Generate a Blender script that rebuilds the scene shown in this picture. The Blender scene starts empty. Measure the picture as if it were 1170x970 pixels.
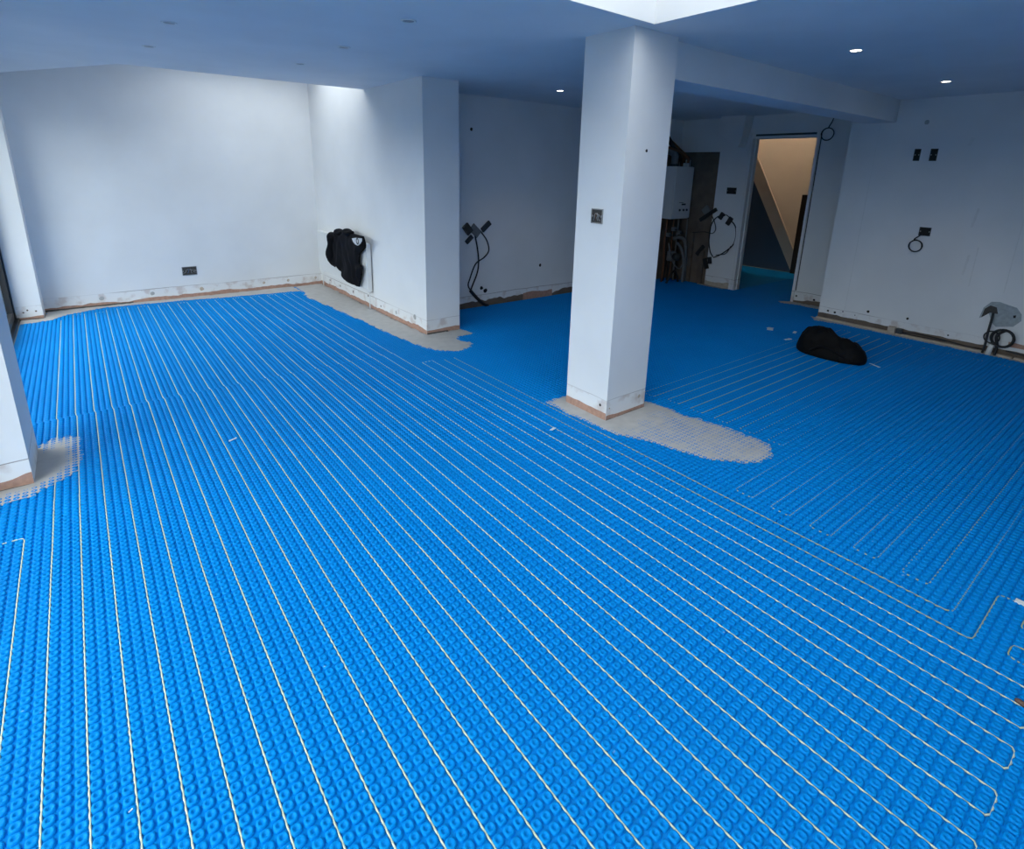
import bpy, bmesh, math, random
import numpy as np
from mathutils import Vector, Matrix, noise

random.seed(7)
rng = np.random.default_rng(7)
scene = bpy.context.scene
C = scene.collection

# ------------------------------------------------------------------ camera
FPX, PCX, PCY = 625.483, 586.92, 372.43
YAW, PITCH, ROLL, CAMH = 0.6680, 0.2761, -0.0246, 1.6
_F = Vector((math.sin(YAW)*math.cos(PITCH), math.cos(YAW)*math.cos(PITCH), -math.sin(PITCH)))
_r = Vector((math.cos(YAW), -math.sin(YAW), 0))
_d = _F.cross(_r)
_r2 = math.cos(ROLL)*_r + math.sin(ROLL)*_d
_d2 = -math.sin(ROLL)*_r + math.cos(ROLL)*_d
cam = bpy.data.cameras.new('camera')
cam.sensor_width = 36.0
cam.lens = FPX/1170*36
cam.shift_x = (585-PCX)/1170
cam.shift_y = -(485-PCY)/1170
cam.clip_start = 0.05
camo = bpy.data.objects.new('camera', cam)
C.objects.link(camo)
M = Matrix((_r2, -_d2, -_F)).transposed().to_4x4()
M.translation = Vector((0, 0, CAMH))
camo.matrix_world = M
scene.camera = camo

# ------------------------------------------------------------------ world, daylight, exposure
world = bpy.data.worlds.new('overcast_sky')
scene.world = world
world.use_nodes = True
bg = world.node_tree.nodes['Background']
bg.inputs[0].default_value = (0.92, 0.96, 1.0, 1)
bg.inputs[1].default_value = 7.0
scene.view_settings.view_transform = 'Standard'
scene.view_settings.look = 'None'
scene.view_settings.gamma = 1.0
scene.view_settings.use_curve_mapping = False
scene.view_settings.exposure = 0.0

def portal(name, loc, rot, sx, sy):
    l = bpy.data.lights.new(name, 'AREA')
    l.shape = 'RECTANGLE'; l.size = sx; l.size_y = sy
    l.cycles.is_portal = True
    o = bpy.data.objects.new(name, l); C.objects.link(o)
    o.location = loc; o.rotation_euler = rot

# key dimensions (metres), camera stands at x=0 y=0
H = 2.386                     # ceiling
XL = -0.66                    # glazing line on the left
YB = 7.645                    # back wall
XJ, YN, XN = 2.561, 4.637, 2.944   # wall with the radiator, its end face
YA = 5.339                    # alcove wall
XD = 7.36                     # wall with the doorway
XR, YR = 6.753, 2.7275        # wall on the right
PX1, PX2, PY1, PY2 = 2.570, 2.963, 2.242, 2.625   # pillar
YF = -1.3                     # wall behind the camera
TOP = 2.78                    # underside of roof glass
LX0, LX1, LY0, LY1 = 1.15, 2.626, 0.0, 2.156    # roof lantern opening
portal('daylight_portal', (XL-0.12, 5.6, 1.1), (0, -math.pi/2, 0), 2.2, 3.5)
portal('daylight_portal', (XL-0.12, 1.3, 1.1), (0, -math.pi/2, 0), 2.2, 4.3)
portal('daylight_portal', ((LX0+LX1)/2, (LY0+LY1)/2, TOP+0.06), (0, 0, 0), LX1-LX0, LY1-LY0)
portal('daylight_portal', (1.805, 6.6, TOP+0.06), (0, 0, 0), 1.52, 1.2)

# ------------------------------------------------------------------ helpers
def new_mat(name):
    m = bpy.data.materials.new(name); m.use_nodes = True
    nt = m.node_tree
    return m, nt, nt.nodes['Principled BSDF']

def lin(r, g, b):
    f = lambda c: ((c/255+0.055)/1.055)**2.4 if c/255 > 0.04045 else c/255/12.92
    return (f(r), f(g), f(b), 1)

def simple(name, col, rough=0.6, metal=0.0, var=0.12, scale=25, bump=0.0, spec=0.5):
    """plain colour with a little procedural mottling"""
    m, nt, b = new_mat(name)
    tc = nt.nodes.new('ShaderNodeTexCoord')
    nz = nt.nodes.new('ShaderNodeTexNoise'); nz.inputs['Scale'].default_value = scale
    nz.inputs['Detail'].default_value = 4
    nt.links.new(tc.outputs['Object'], nz.inputs['Vector'])
    mx = nt.nodes.new('ShaderNodeMix'); mx.data_type = 'RGBA'
    mx.inputs[6].default_value = tuple(c*(1-var) for c in col[:3])+(1,)
    mx.inputs[7].default_value = tuple(min(1, c*(1+var)) for c in col[:3])+(1,)
    nt.links.new(nz.outputs['Fac'], mx.inputs[0])
    nt.links.new(mx.outputs[2], b.inputs['Base Color'])
    b.inputs['Roughness'].default_value = rough
    b.inputs['Metallic'].default_value = metal
    b.inputs['Specular IOR Level'].default_value = spec
    if bump:
        bp = nt.nodes.new('ShaderNodeBump'); bp.inputs['Strength'].default_value = bump
        bp.inputs['Distance'].default_value = 0.004
        nt.links.new(nz.outputs['Fac'], bp.inputs['Height'])
        nt.links.new(bp.outputs[0], b.inputs['Normal'])
    return m

def link(o, parent=None):
    C.objects.link(o)
    if parent is not None:
        o.parent = parent
    return o

def obj(name, bm, mat, parent=None, smooth=False):
    me = bpy.data.meshes.new(name)
    bmesh.ops.recalc_face_normals(bm, faces=bm.faces[:])
    bm.to_mesh(me); bm.free()
    if smooth:
        me.polygons.foreach_set('use_smooth', [True]*len(me.polygons))
    me.materials.append(mat)
    o = bpy.data.objects.new(name, me)
    return link(o, parent)

def struct(name, bm, mat, parent=None):
    o = obj(name, bm, mat, parent)
    if parent is None:
        o['kind'] = 'structure'
    return o

def tag(o, label, cat, group=None):
    o['label'] = label; o['category'] = cat
    if group: o['group'] = group
    return o

def thing(name, label, cat, loc=(0, 0, 0), group=None):
    o = bpy.data.objects.new(name, None); C.objects.link(o)
    o.empty_display_size = 0.05
    o.location = loc
    return tag(o, label, cat, group)

def box(bm, x0, x1, y0, y1, z0, z1, bevel=0.0):
    r = bmesh.ops.create_cube(bm, size=1.0)
    vs = r['verts']
    for v in vs:
        v.co = Vector(((x0+x1)/2+v.co.x*(x1-x0), (y0+y1)/2+v.co.y*(y1-y0), (z0+z1)/2+v.co.z*(z1-z0)))
    if bevel:
        es = list({e for v in vs for e in v.link_edges})
        bmesh.ops.bevel(bm, geom=es, offset=bevel, segments=2, affect='EDGES', profile=0.6)
    return vs

def boxb(x0, x1, y0, y1, z0, z1, bevel=0.0):
    bm = bmesh.new(); box(bm, x0, x1, y0, y1, z0, z1, bevel); return bm

def prism(bm, poly, z0, z1):
    lo = [bm.verts.new((x, y, z0)) for x, y in poly]
    hi = [bm.verts.new((x, y, z1)) for x, y in poly]
    bm.faces.new(lo[::-1]); bm.faces.new(hi)
    n = len(poly)
    for i in range(n):
        bm.faces.new((lo[i], lo[(i+1) % n], hi[(i+1) % n], hi[i]))

def smooth_path(pts, n=8, closed=False):
    """Catmull-Rom through the points"""
    P = [Vector(p) for p in pts]; out = []
    m = len(P)
    rg = range(m) if closed else range(m-1)
    for i in rg:
        if closed:
            a, b, c, d = P[(i-1) % m], P[i], P[(i+1) % m], P[(i+2) % m]
        else:
            a, b, c, d = P[max(i-1, 0)], P[i], P[i+1], P[min(i+2, m-1)]
        for k in range(n):
            t = k/n
            out.append(0.5*((2*b)+(c-a)*t+(2*a-5*b+4*c-d)*t*t+(3*b-a-3*c+d)*t**3))
    if not closed:
        out.append(P[-1])
    return out

def tube(bm, pts, r, sides=8, closed=False, caps=True):
    P = [Vector(p) for p in pts]; n = len(P)
    rings = []
    up = Vector((0, 0, 1))
    prev = None
    for i in range(n):
        if closed:
            t = (P[(i+1) % n]-P[(i-1) % n])
        else:
            t = P[min(i+1, n-1)]-P[max(i-1, 0)]
        t.normalize()
        if prev is None:
            a = t.cross(up)
            if a.length < 1e-3: a = t.cross(Vector((1, 0, 0)))
        else:
            a = prev-t*prev.dot(t)
            if a.length < 1e-4: a = t.cross(up)
        a.normalize(); prev = a
        b = t.cross(a)
        rr = r[i] if isinstance(r, (list, tuple)) else r
        rings.append([bm.verts.new(P[i]+a*math.cos(2*math.pi*k/sides)*rr+b*math.sin(2*math.pi*k/sides)*rr) for k in range(sides)])
    for i in range(n if closed else n-1):
        A, B = rings[i], rings[(i+1) % n]
        for k in range(sides):
            bm.faces.new((A[k], A[(k+1) % sides], B[(k+1) % sides], B[k]))
    if caps and not closed:
        bm.faces.new(rings[0][::-1]); bm.faces.new(rings[-1])

def tubeb(pts, r, sides=8, closed=False):
    bm = bmesh.new(); tube(bm, pts, r, sides, closed); return bm

def lathe(bm, prof, seg=20, mat=Matrix()):
    rings = []
    for r, z in prof:
        if r < 1e-6:
            rings.append([bm.verts.new(mat @ Vector((0, 0, z)))])
        else:
            rings.append([bm.verts.new(mat @ Vector((r*math.cos(2*math.pi*k/seg), r*math.sin(2*math.pi*k/seg), z))) for k in range(seg)])
    for A, B in zip(rings, rings[1:]):
        for k in range(seg):
            k2 = (k+1) % seg
            if len(A) == 1 and len(B) == 1: continue
            if len(A) == 1: bm.faces.new((A[0], B[k], B[k2]))
            elif len(B) == 1: bm.faces.new((A[k], A[k2], B[0]))
            else: bm.faces.new((A[k], A[k2], B[k2], B[k]))

def orient(origin, normal):
    """matrix whose z axis is the wall normal"""
    z = Vector(normal).normalized()
    x = Vector((0, 0, 1)).cross(z)
    if x.length < 1e-3: x = Vector((1, 0, 0))
    x.normalize(); y = z.cross(x)
    m = Matrix((x, y, z)).transposed().to_4x4()
    m.translation = Vector(origin)
    return m

def bar(bm, a, b, w, h, normal):
    """flat block from a to b, width w in the wall plane, height h off the wall"""
    a, b = Vector(a), Vector(b); n = Vector(normal).normalized()
    t = (b-a).normalized(); s = n.cross(t)
    vs = []
    for e in (a, b):
        for q in (-1, 1):
            for z in (0, 1):
                vs.append(bm.verts.new(e+s*q*w/2+n*z*h))
    for f in ((0, 1, 3, 2), (4, 6, 7, 5), (0, 4, 5, 1), (2, 3, 7, 6), (0, 2, 6, 4), (1, 5, 7, 3)):
        bm.faces.new([vs[i] for i in f])

def barb(*a):
    bm = bmesh.new(); bar(bm, *a); return bm

# ------------------------------------------------------------------ materials
def paint(name, col, line=True):
    """matt wall paint: faint roller mottling, scuffs and the old skirting line at 15 cm"""
    m, nt, b = new_mat(name)
    N, L = nt.nodes, nt.links
    tc = N.new('ShaderNodeTexCoord')
    n1 = N.new('ShaderNodeTexNoise'); n1.inputs['Scale'].default_value = 1.7; n1.inputs['Detail'].default_value = 6
    L.new(tc.outputs['Object'], n1.inputs['Vector'])
    r1 = N.new('ShaderNodeMapRange'); r1.inputs[1].default_value = 0.3; r1.inputs[2].default_value = 0.7
    r1.inputs[3].default_value = 0.95; r1.inputs[4].default_value = 1.03
    L.new(n1.outputs['Fac'], r1.inputs[0])
    mul = N.new('ShaderNodeVectorMath'); mul.operation = 'SCALE'
    mul.inputs[0].default_value = col[:3]
    L.new(r1.outputs[0], mul.inputs['Scale'])
    cur = mul.outputs[0]
    if line:
        sp = N.new('ShaderNodeSeparateXYZ'); L.new(tc.outputs['Object'], sp.inputs[0])
        n2 = N.new('ShaderNodeTexNoise'); n2.inputs['Scale'].default_value = 3.0
        L.new(tc.outputs['Object'], n2.inputs['Vector'])
        # wobble of the line
        w = N.new('ShaderNodeMath'); w.operation = 'MULTIPLY_ADD'
        L.new(n2.outputs['Fac'], w.inputs[0]); w.inputs[1].default_value = 0.02
        L.new(sp.outputs['Z'], w.inputs[2])
        d = N.new('ShaderNodeMath'); d.operation = 'SUBTRACT'; L.new(w.outputs[0], d.inputs[0]); d.inputs[1].default_value = 0.158
        ab = N.new('ShaderNodeMath'); ab.operation = 'ABSOLUTE'; L.new(d.outputs[0], ab.inputs[0])
        lt = N.new('ShaderNodeMath'); lt.operation = 'LESS_THAN'; L.new(ab.outputs[0], lt.inputs[0]); lt.inputs[1].default_value = 0.0028
        n3 = N.new('ShaderNodeTexNoise'); n3.inputs['Scale'].default_value = 1.1
        L.new(tc.outputs['Object'], n3.inputs['Vector'])
        g = N.new('ShaderNodeMapRange'); g.inputs[1].default_value = 0.42; g.inputs[2].default_value = 0.56
        g.inputs[3].default_value = 0.12; g.inputs[4].default_value = 0.75
        L.new(n3.outputs['Fac'], g.inputs[0])
        mm = N.new('ShaderNodeMath'); mm.operation = 'MULTIPLY'; L.new(lt.outputs[0], mm.inputs[0]); L.new(g.outputs[0], mm.inputs[1])
        mx = N.new('ShaderNodeMix'); mx.data_type = 'RGBA'
        L.new(mm.outputs[0], mx.inputs[0]); L.new(cur, mx.inputs[6]); mx.inputs[7].default_value = (0.16, 0.13, 0.12, 1)
        # dirty, patchy band where the skirting was
        lt2 = N.new('ShaderNodeMath'); lt2.operation = 'LESS_THAN'; L.new(w.outputs[0], lt2.inputs[0]); lt2.inputs[1].default_value = 0.157
        n4 = N.new('ShaderNodeTexNoise'); n4.inputs['Scale'].default_value = 9; n4.inputs['Detail'].default_value = 8
        L.new(tc.outputs['Object'], n4.inputs['Vector'])
        g2 = N.new('ShaderNodeMapRange'); g2.inputs[1].default_value = 0.52; g2.inputs[2].default_value = 0.66
        g2.inputs[3].default_value = 0.0; g2.inputs[4].default_value = 0.55
        L.new(n4.outputs['Fac'], g2.inputs[0])
        m2 = N.new('ShaderNodeMath'); m2.operation = 'MULTIPLY'; L.new(lt2.outputs[0], m2.inputs[0]); L.new(g2.outputs[0], m2.inputs[1])
        mx2 = N.new('ShaderNodeMix'); mx2.data_type = 'RGBA'
        L.new(m2.outputs[0], mx2.inputs[0]); L.new(mx.outputs[2], mx2.inputs[6]); mx2.inputs[7].default_value = (0.50, 0.40, 0.36, 1)
        cur = mx2.outputs[2]
    L.new(cur, b.inputs['Base Color'])
    b.inputs['Roughness'].default_value = 0.85
    b.inputs['Specular IOR Level'].default_value = 0.25
    return m

WALL = paint('white_wall_paint', (0.80, 0.80, 0.80))
CEIL = paint('white_ceiling_paint', (0.80, 0.80, 0.80), line=False)
HALL = paint('beige_hall_paint', (0.74, 0.67, 0.59), line=False)

def blue_plastic():
    m, nt, b = new_mat('blue_plastic')
    N, L = nt.nodes, nt.links
    tc = N.new('ShaderNodeTexCoord')
    n1 = N.new('ShaderNodeTexNoise'); n1.inputs['Scale'].default_value = 2.2; n1.inputs['Detail'].default_value = 5
    L.new(tc.outputs['Object'], n1.inputs['Vector'])
    mx = N.new('ShaderNodeMix'); mx.data_type = 'RGBA'
    mx.inputs[6].default_value = (0.0002, 0.205, 0.58, 1)
    mx.inputs[7].default_value = (0.0003, 0.245, 0.68, 1)
    L.new(n1.outputs['Fac'], mx.inputs[0])
    # plaster dust specks
    n2 = N.new('ShaderNodeTexNoise'); n2.inputs['Scale'].default_value = 60; n2.inputs['Detail'].default_value = 3
    L.new(tc.outputs['Object'], n2.inputs['Vector'])
    g = N.new('ShaderNodeMapRange'); g.inputs[1].default_value = 0.73; g.inputs[2].default_value = 0.80
    g.inputs[3].default_value = 0.0; g.inputs[4].default_value = 0.45
    L.new(n2.outputs['Fac'], g.inputs[0])
    m2 = N.new('ShaderNodeMix'); m2.data_type = 'RGBA'
    L.new(g.outputs[0], m2.inputs[0]); L.new(mx.outputs[2], m2.inputs[6]); m2.inputs[7].default_value = (0.45, 0.6, 0.75, 1)
    L.new(m2.outputs[2], b.inputs['Base Color'])
    b.inputs['Roughness'].default_value = 0.5
    b.inputs['Specular IOR Level'].default_value = 0.06
    return m
BLUE = blue_plastic()

CABLE = simple('cream_cable_sheath', (0.62, 0.66, 0.47), 0.45, var=0.06)
CABLE2 = simple('shaded_cable_sheath', (0.38, 0.42, 0.26), 0.5, var=0.08)  # same cable in the dim zone, its shade put into a darker colour
CONC = simple('grey_concrete', (0.34, 0.32, 0.30), 0.9, var=0.2, scale=12, bump=0.3)
FILL = simple('grey_levelling_compound', (0.47, 0.45, 0.43), 0.9, var=0.16, scale=14, bump=0.25)
PINK = simple('bare_pink_plaster', (0.42, 0.25, 0.19), 0.95, var=0.38, scale=38, bump=0.6)
BROWN = simple('bare_brown_plaster', (0.15, 0.115, 0.09), 0.95, var=0.45, scale=7, bump=0.5)
DUST = simple('dusty_timber', (0.50, 0.42, 0.34), 0.9, var=0.3, scale=20, bump=0.3)
BLACK = simple('black_rubber', (0.012, 0.012, 0.014), 0.55, var=0.3)
BLKCLOTH = simple('black_cloth', (0.005, 0.005, 0.007), 0.95, var=0.4, scale=60, bump=0.4, spec=0.2)
BAGMAT = simple('black_nylon', (0.004, 0.004, 0.0045), 0.7, var=0.4, scale=18, bump=0.6, spec=0.15)
DARKFRAME = simple('anthracite_frame', (0.012, 0.013, 0.015), 0.4, var=0.1)
METAL = simple('galvanised_steel', (0.30, 0.30, 0.30), 0.45, metal=0.7, var=0.25, scale=60)
DARKBOX = simple('dark_box_interior', (0.05, 0.045, 0.04), 0.7, var=0.6, scale=80)
COPPER = simple('dull_copper', (0.20, 0.09, 0.05), 0.5, metal=0.7, var=0.3)
BOILER = simple('boiler_white_enamel', (0.72, 0.73, 0.73), 0.4, var=0.02)
DARKPLASTIC = simple('dark_grey_plastic', (0.03, 0.035, 0.04), 0.5)
PIPEGREY = simple('grey_pipe', (0.17, 0.175, 0.18), 0.5, var=0.2)
FOAM = simple('dark_pipe_lagging', (0.035, 0.03, 0.028), 0.9, var=0.4, bump=0.3)
WHITEPL = simple('white_plastic', (0.75, 0.75, 0.73), 0.4, var=0.04)
RAD = simple('radiator_enamel', (0.80, 0.80, 0.79), 0.4, var=0.02)
PATCH = simple('grey_plaster_patch', (0.36, 0.40, 0.42), 0.95, var=0.35, scale=30, bump=0.4)
GROOVE = simple('dark_joint', (0.08, 0.075, 0.07), 0.9, var=0.3)
TIMBER = simple('stringer_paint', (0.80, 0.68, 0.56), 0.7, var=0.15, scale=6)
DKWOOD = simple('dark_stained_wood', (0.05, 0.028, 0.018), 0.5, var=0.3)
PAPER = simple('pale_scrap', (0.62, 0.70, 0.76), 0.8, var=0.08)
PATIO = simple('patio_paving', (0.055, 0.055, 0.054), 0.9, var=0.25, scale=3)
LAWN = simple('lawn_green', (0.05, 0.10, 0.03), 0.95, var=0.4, scale=9)
BADGE = simple('silver_badge', (0.62, 0.63, 0.66), 0.5, var=0.15, scale=90)

def glass_mat(name='window_glass', tint=(0.93, 0.96, 0.95, 1)):
    m = bpy.data.materials.new(name); m.use_nodes = True
    nt = m.node_tree; nt.nodes.clear()
    o = nt.nodes.new('ShaderNodeOutputMaterial')
    t = nt.nodes.new('ShaderNodeBsdfTransparent'); t.inputs[0].default_value = tint
    g = nt.nodes.new('ShaderNodeBsdfGlossy'); g.inputs['Roughness'].default_value = 0.02
    lw = nt.nodes.new('ShaderNodeLayerWeight'); lw.inputs[0].default_value = 0.5
    pw = nt.nodes.new('ShaderNodeMath'); pw.operation = 'POWER'; pw.inputs[1].default_value = 5.0
    f = nt.nodes.new('ShaderNodeMath'); f.operation = 'MULTIPLY_ADD'; f.inputs[1].default_value = 0.9; f.inputs[2].default_value = 0.03
    nt.links.new(lw.outputs['Facing'], pw.inputs[0]); nt.links.new(pw.outputs[0], f.inputs[0])
    mx = nt.nodes.new('ShaderNodeMixShader')
    nt.links.new(f.outputs[0], mx.inputs[0]); nt.links.new(t.outputs[0], mx.inputs[1]); nt.links.new(g.outputs[0], mx.inputs[2])
    nt.links.new(mx.outputs[0], o.inputs[0])
    return m
GLASS = glass_mat()
ROOFGLASS = glass_mat('tinted_roof_glass', (0.73, 0.75, 0.755, 1))
SLOTGLASS = glass_mat('frosted_roof_glass', (0.74, 0.76, 0.765, 1))

def emit(name, col, s):
    m, nt, b = new_mat(name)
    b.inputs['Base Color'].default_value = (0.9, 0.9, 0.9, 1)
    b.inputs['Emission Color'].default_value = col
    b.inputs['Emission Strength'].default_value = s
    return m
LENS_ON = emit('lit_lamp_lens', (1.0, 0.93, 0.82, 1), 14)
BULB = emit('hall_bulb', (1.0, 0.72, 0.45, 1), 25)
LENS_OFF = simple('unlit_lamp_lens', (0.20, 0.21, 0.22), 0.3, var=0.1)

# ------------------------------------------------------------------ room shell
bm = bmesh.new()
prism(bm, [(-0.95, YF-0.2), (10.8, YF-0.2), (10.8, 7.9), (-0.95, 7.9)], -0.16, 0.0)
struct('floor', bm, CONC)

bm = bmesh.new(); prism(bm, [(-14, -9), (-0.95, -9), (-0.95, 16), (-14, 16)], -0.2, -0.06)
struct('patio', bm, PATIO)
bm = bmesh.new(); prism(bm, [(-40, -30), (-14, -30), (-14, 40), (-40, 40)], -0.2, -0.07)
struct('lawn', bm, LAWN)

# hedge added across the patio to shut low sky light off the far walls
bm = bmesh.new(); box(bm, -9.6, -8.6, -9, 16, -0.1, 2.1)
bmesh.ops.subdivide_edges(bm, edges=bm.edges[:], cuts=30, use_grid_fill=True)
for v in bm.verts:
    q = v.co*1.9
    v.co += Vector((noise.noise(q), noise.noise(q+Vector((9, 0, 0))), noise.noise(q+Vector((0, 9, 0)))))*0.16
struct('sky_screen_hedge', bm, simple('hedge_green', (0.030, 0.055, 0.022), 0.95, var=0.5, scale=14, bump=0.8))

w_back = struct('wall_back', boxb(-0.95, XN, YB, YB+0.2, 0, TOP), WALL)
w_nib = struct('wall_middle', boxb(XJ, XN, YN, YB, 0, TOP), WALL)
w_alc = struct('wall_alcove', boxb(XN, XD+0.14, YA, YA+0.2, 0, H), WALL)
w_rn = struct('wall_right', boxb(XR, XD+0.14, YF, YR, 0, H), WALL)
w_front = struct('wall_front', boxb(-0.95, XD+0.14, YF-0.2, YF, 0, H), WALL)

# wall with the doorway: brown masonry core, white plaster in front of it except round the boiler
DY0, DY1, DZ = 3.341, 4.184, 2.094
bm = bmesh.new()
for y0, y1, z0, z1 in ((YR, DY0-0.03, 0, H), (DY1+0.03, YA, 0, H), (DY0-0.03, DY1+0.03, DZ+0.03, H)):
    box(bm, XD+0.012, XD+0.14, y0, y1, z0, z1)
w_door = struct('wall_doorway', bm, BROWN)
bm = bmesh.new()
for y0, y1, z0, z1 in ((YR, DY0-0.03, 0, H), (DY1+0.03, 4.665, 0, H), (4.665, YA, 1.93, H), (DY0-0.03, DY1+0.03, DZ+0.03, H)):
    box(bm, XD, XD+0.012, y0, y1, z0, z1)
obj('plaster', bm, WALL, w_door)
# bare patch on the alcove wall behind the boiler
obj('bare_patch', boxb(6.05, XD, YA-0.004, YA, 0, 1.93), BROWN, w_alc)

# piers at the glazing
w_p1 = struct('wall_left_pier', boxb(-0.95, -0.385, 3.431, 3.872, 0, H), WALL)
w_p2 = struct('wall_left_end', boxb(-0.95, -0.448, 7.342, YB, 0, H), WALL)
bm = bmesh.new(); box(bm, -0.95, -0.45, YF, 3.431, 2.16, H); box(bm, -0.95, -0.45, 3.872, 7.342, 2.16, H)
struct('wall_left_lintel', bm, WALL)

# pillar
w_pil = struct('wall_pillar', boxb(PX1, PX2, PY1, PY2, 0, H), WALL)

# ceiling with the two roof openings
bm = bmesh.new()
SA, SB, SC = (XJ, 5.90), (0.449, 6.02), (-0.41, 7.54)
for poly in ([(-0.95, YF), (XD+0.14, YF), (XD+0.14, LY0), (-0.95, LY0)],
             [(-0.95, LY0), (LX0, LY0), (LX0, LY1), (-0.95, LY1)],
             [(LX1, LY0), (XD+0.14, LY0), (XD+0.14, LY1), (LX1, LY1)],
             [(-0.95, LY1), (XD+0.14, LY1), (XD+0.14, 5.54), (XN, 5.54), (XN, YN), (XJ, YN), SA, SB, (-0.95, 6.02)],
             [(-0.95, 6.02), SB, SC, (-0.448, YB), (-0.95, YB)]):
    prism(bm, poly, H, TOP)
struct('ceiling', bm, CEIL)
# downstand beam from pillar to right wall
struct('ceiling_beam', boxb(PX2, XR, 2.31, 2.60, 2.172, H), CEIL)

# roof glazing
def roof_window(name, x0, x1, y0, y1, nx, gl):
    fr = bmesh.new(); t = 0.05
    for a in ((x0-0.1, x0, y0-0.1, y1+0.1), (x1, x1+0.1, y0-0.1, y1+0.1), (x0, x1, y0-0.1, y0), (x0, x1, y1, y1+0.1)):
        box(fr, *a, TOP, TOP+t)
    w = struct(name, fr, DARKFRAME)
    for i in range(1, nx):
        x = x0+(x1-x0)*i/nx
        obj('glazing_bar', boxb(x-0.02, x+0.02, y0, y1, TOP, TOP+t), DARKFRAME, w)
    for i in range(nx):
        a, b = x0+(x1-x0)*i/nx+0.02, x0+(x1-x0)*(i+1)/nx-0.02
        obj('pane', boxb(a, b, y0, y1, TOP+0.02, TOP+0.03), gl, w)
    return w
roof_window('window_1', LX0, LX1, LY0, LY1, 3, ROOFGLASS)
roof_window('window_2', 1.05, XJ, 6.0, 7.2, 2, SLOTGLASS)
struct('ceiling_well', boxb(-0.95, 0.95, 5.9, YB+0.2, TOP, TOP+0.08), CEIL)
struct('ceiling_well_end', boxb(0.95, XN, 7.3, YB+0.2, TOP, TOP+0.08), CEIL)

# glazed doors along the left side
def glazed(name, y0, y1, n):
    w = bmesh.new()
    box(w, XL-0.07, XL, y0, y0+0.055, 0, 2.16); box(w, XL-0.07, XL, y1-0.055, y1, 0, 2.16)
    box(w, XL-0.07, XL, y0, y1, 2.10, 2.16); box(w, XL-0.07, XL+0.02, y0, y1, -0.02, 0.035)
    o = struct(name, w, DARKFRAME)
    for i in range(n):
        a = y0+0.055+(y1-y0-0.11)*i/n; b = y0+0.055+(y1-y0-0.11)*(i+1)/n
        s = bmesh.new(); f = 0.055
        box(s, XL-0.06, XL-0.01, a, a+f, 0.04, 2.10); box(s, XL-0.06, XL-0.01, b-f, b, 0.04, 2.10)
        box(s, XL-0.06, XL-0.01, a+f, b-f, 0.04, 0.04+f*1.3); box(s, XL-0.06, XL-0.01, a+f, b-f, 2.10-f, 2.10)
        leaf = obj('door_leaf', s, DARKFRAME, o)
        obj('pane', boxb(XL-0.04, XL-0.03, a+f, b-f, 0.04+f*1.3, 2.10-f), GLASS, leaf)
    return o
glazed('door_2', 3.872, 7.342, 4)
glazed('door_3', YF, 3.431, 5)

# doorway lining
d1 = struct('door_1', boxb(XD-0.014, XD+0.15, DY1-0.002, DY1+0.03, 0, DZ+0.03), WALL)
obj('jamb', boxb(XD-0.014, XD+0.15, DY0-0.03, DY0+0.002, 0, DZ+0.03), WALL, d1)
obj('door_head', boxb(XD-0.010, XD+0.15, DY0, DY1, DZ, DZ+0.03), WALL, d1)
obj('door_stop', boxb(XD+0.06, XD+0.075, DY1-0.016, DY1-0.002, 0, DZ), WALL, d1)
bm = bmesh.new(); box(bm, XD-0.018, XD-0.0, DY1+0.030, DY1+0.075, 0, DZ+0.07)
obj('architrave', bm, WALL, d1)
obj('joint_gap', boxb(XD-0.003, XD, DY0-0.047, DY0-0.035, 0.16, DZ+0.03), GROOVE, d1)
obj('joint_gap', boxb(XD-0.003, XD, DY0+0.02, DY1-0.03, DZ+0.031, DZ+0.055), GROOVE, d1)
for z in (0.35, 1.05, 1.75):
    obj('hinge', boxb(XD-0.016, XD+0.03, DY0+0.002, DY0+0.005, z, z+0.09), METAL, d1)

# hall behind the doorway
struct('wall_hall_far', boxb(10.55, 10.75, 1.0, 7.3, 0, 4.4), HALL)
struct('wall_hall_end', boxb(XD+0.14, 10.55, 7.1, 7.3, 0, 4.4), HALL)
struct('wall_hall_near', boxb(XD+0.14, 10.55, 1.0, 1.2, 0, 4.4), HALL)
struct('ceiling_hall', boxb(XD+0.14, 9.25, 1.2, 7.1, H, H+0.1), HALL)
struct('ceiling_stairwell', boxb(9.15, 10.75, 1.0, 7.3, 4.4, 4.5), HALL)
struct('wall_hall_side', boxb(XD, XD+0.14, YA+0.2, 7.3, 0, 4.4), HALL)
struct('wall_light_block', boxb(9.62, 9.72, 1.2, 4.24, 0, H), HALL)  # unseen wall added to keep stairwell light out of the hall
struct('wall_stairwell', boxb(9.15, 9.25, 1.2, 7.1, H+0.1, 4.4), HALL)
# stair side: sloping stringer over a panelled triangle
ys, zs, ye, ze = 4.52, 0.10, 5.62, 1.93
def st(y): return zs+(ze-zs)*(y-ys)/(ye-ys)
t = thing('staircase', 'beige stair stringer sloping down behind the doorway', 'staircase', (9.7, 5.0, 0))
def rel(bm, t):
    bmesh.ops.translate(bm, vec=-Vector(t.location), verts=bm.verts[:]); return bm
def prism_yz(bm, poly, x0, x1):
    lo = [bm.verts.new((x0, y, z)) for y, z in poly]; hi = [bm.verts.new((x1, y, z)) for y, z in poly]
    bm.faces.new(lo); bm.faces.new(hi[::-1]); n = len(poly)
    for i in range(n): bm.faces.new((lo[i], hi[i], hi[(i+1) % n], lo[(i+1) % n]))
bm = bmesh.new(); prism_yz(bm, [(4.25, -0.02), (4.6, 0.0), (5.9, st(5.9)+0.0), (5.9, st(5.9)+0.30), (4.25, st(4.25)+0.42)], 9.66, 9.70)
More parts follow.
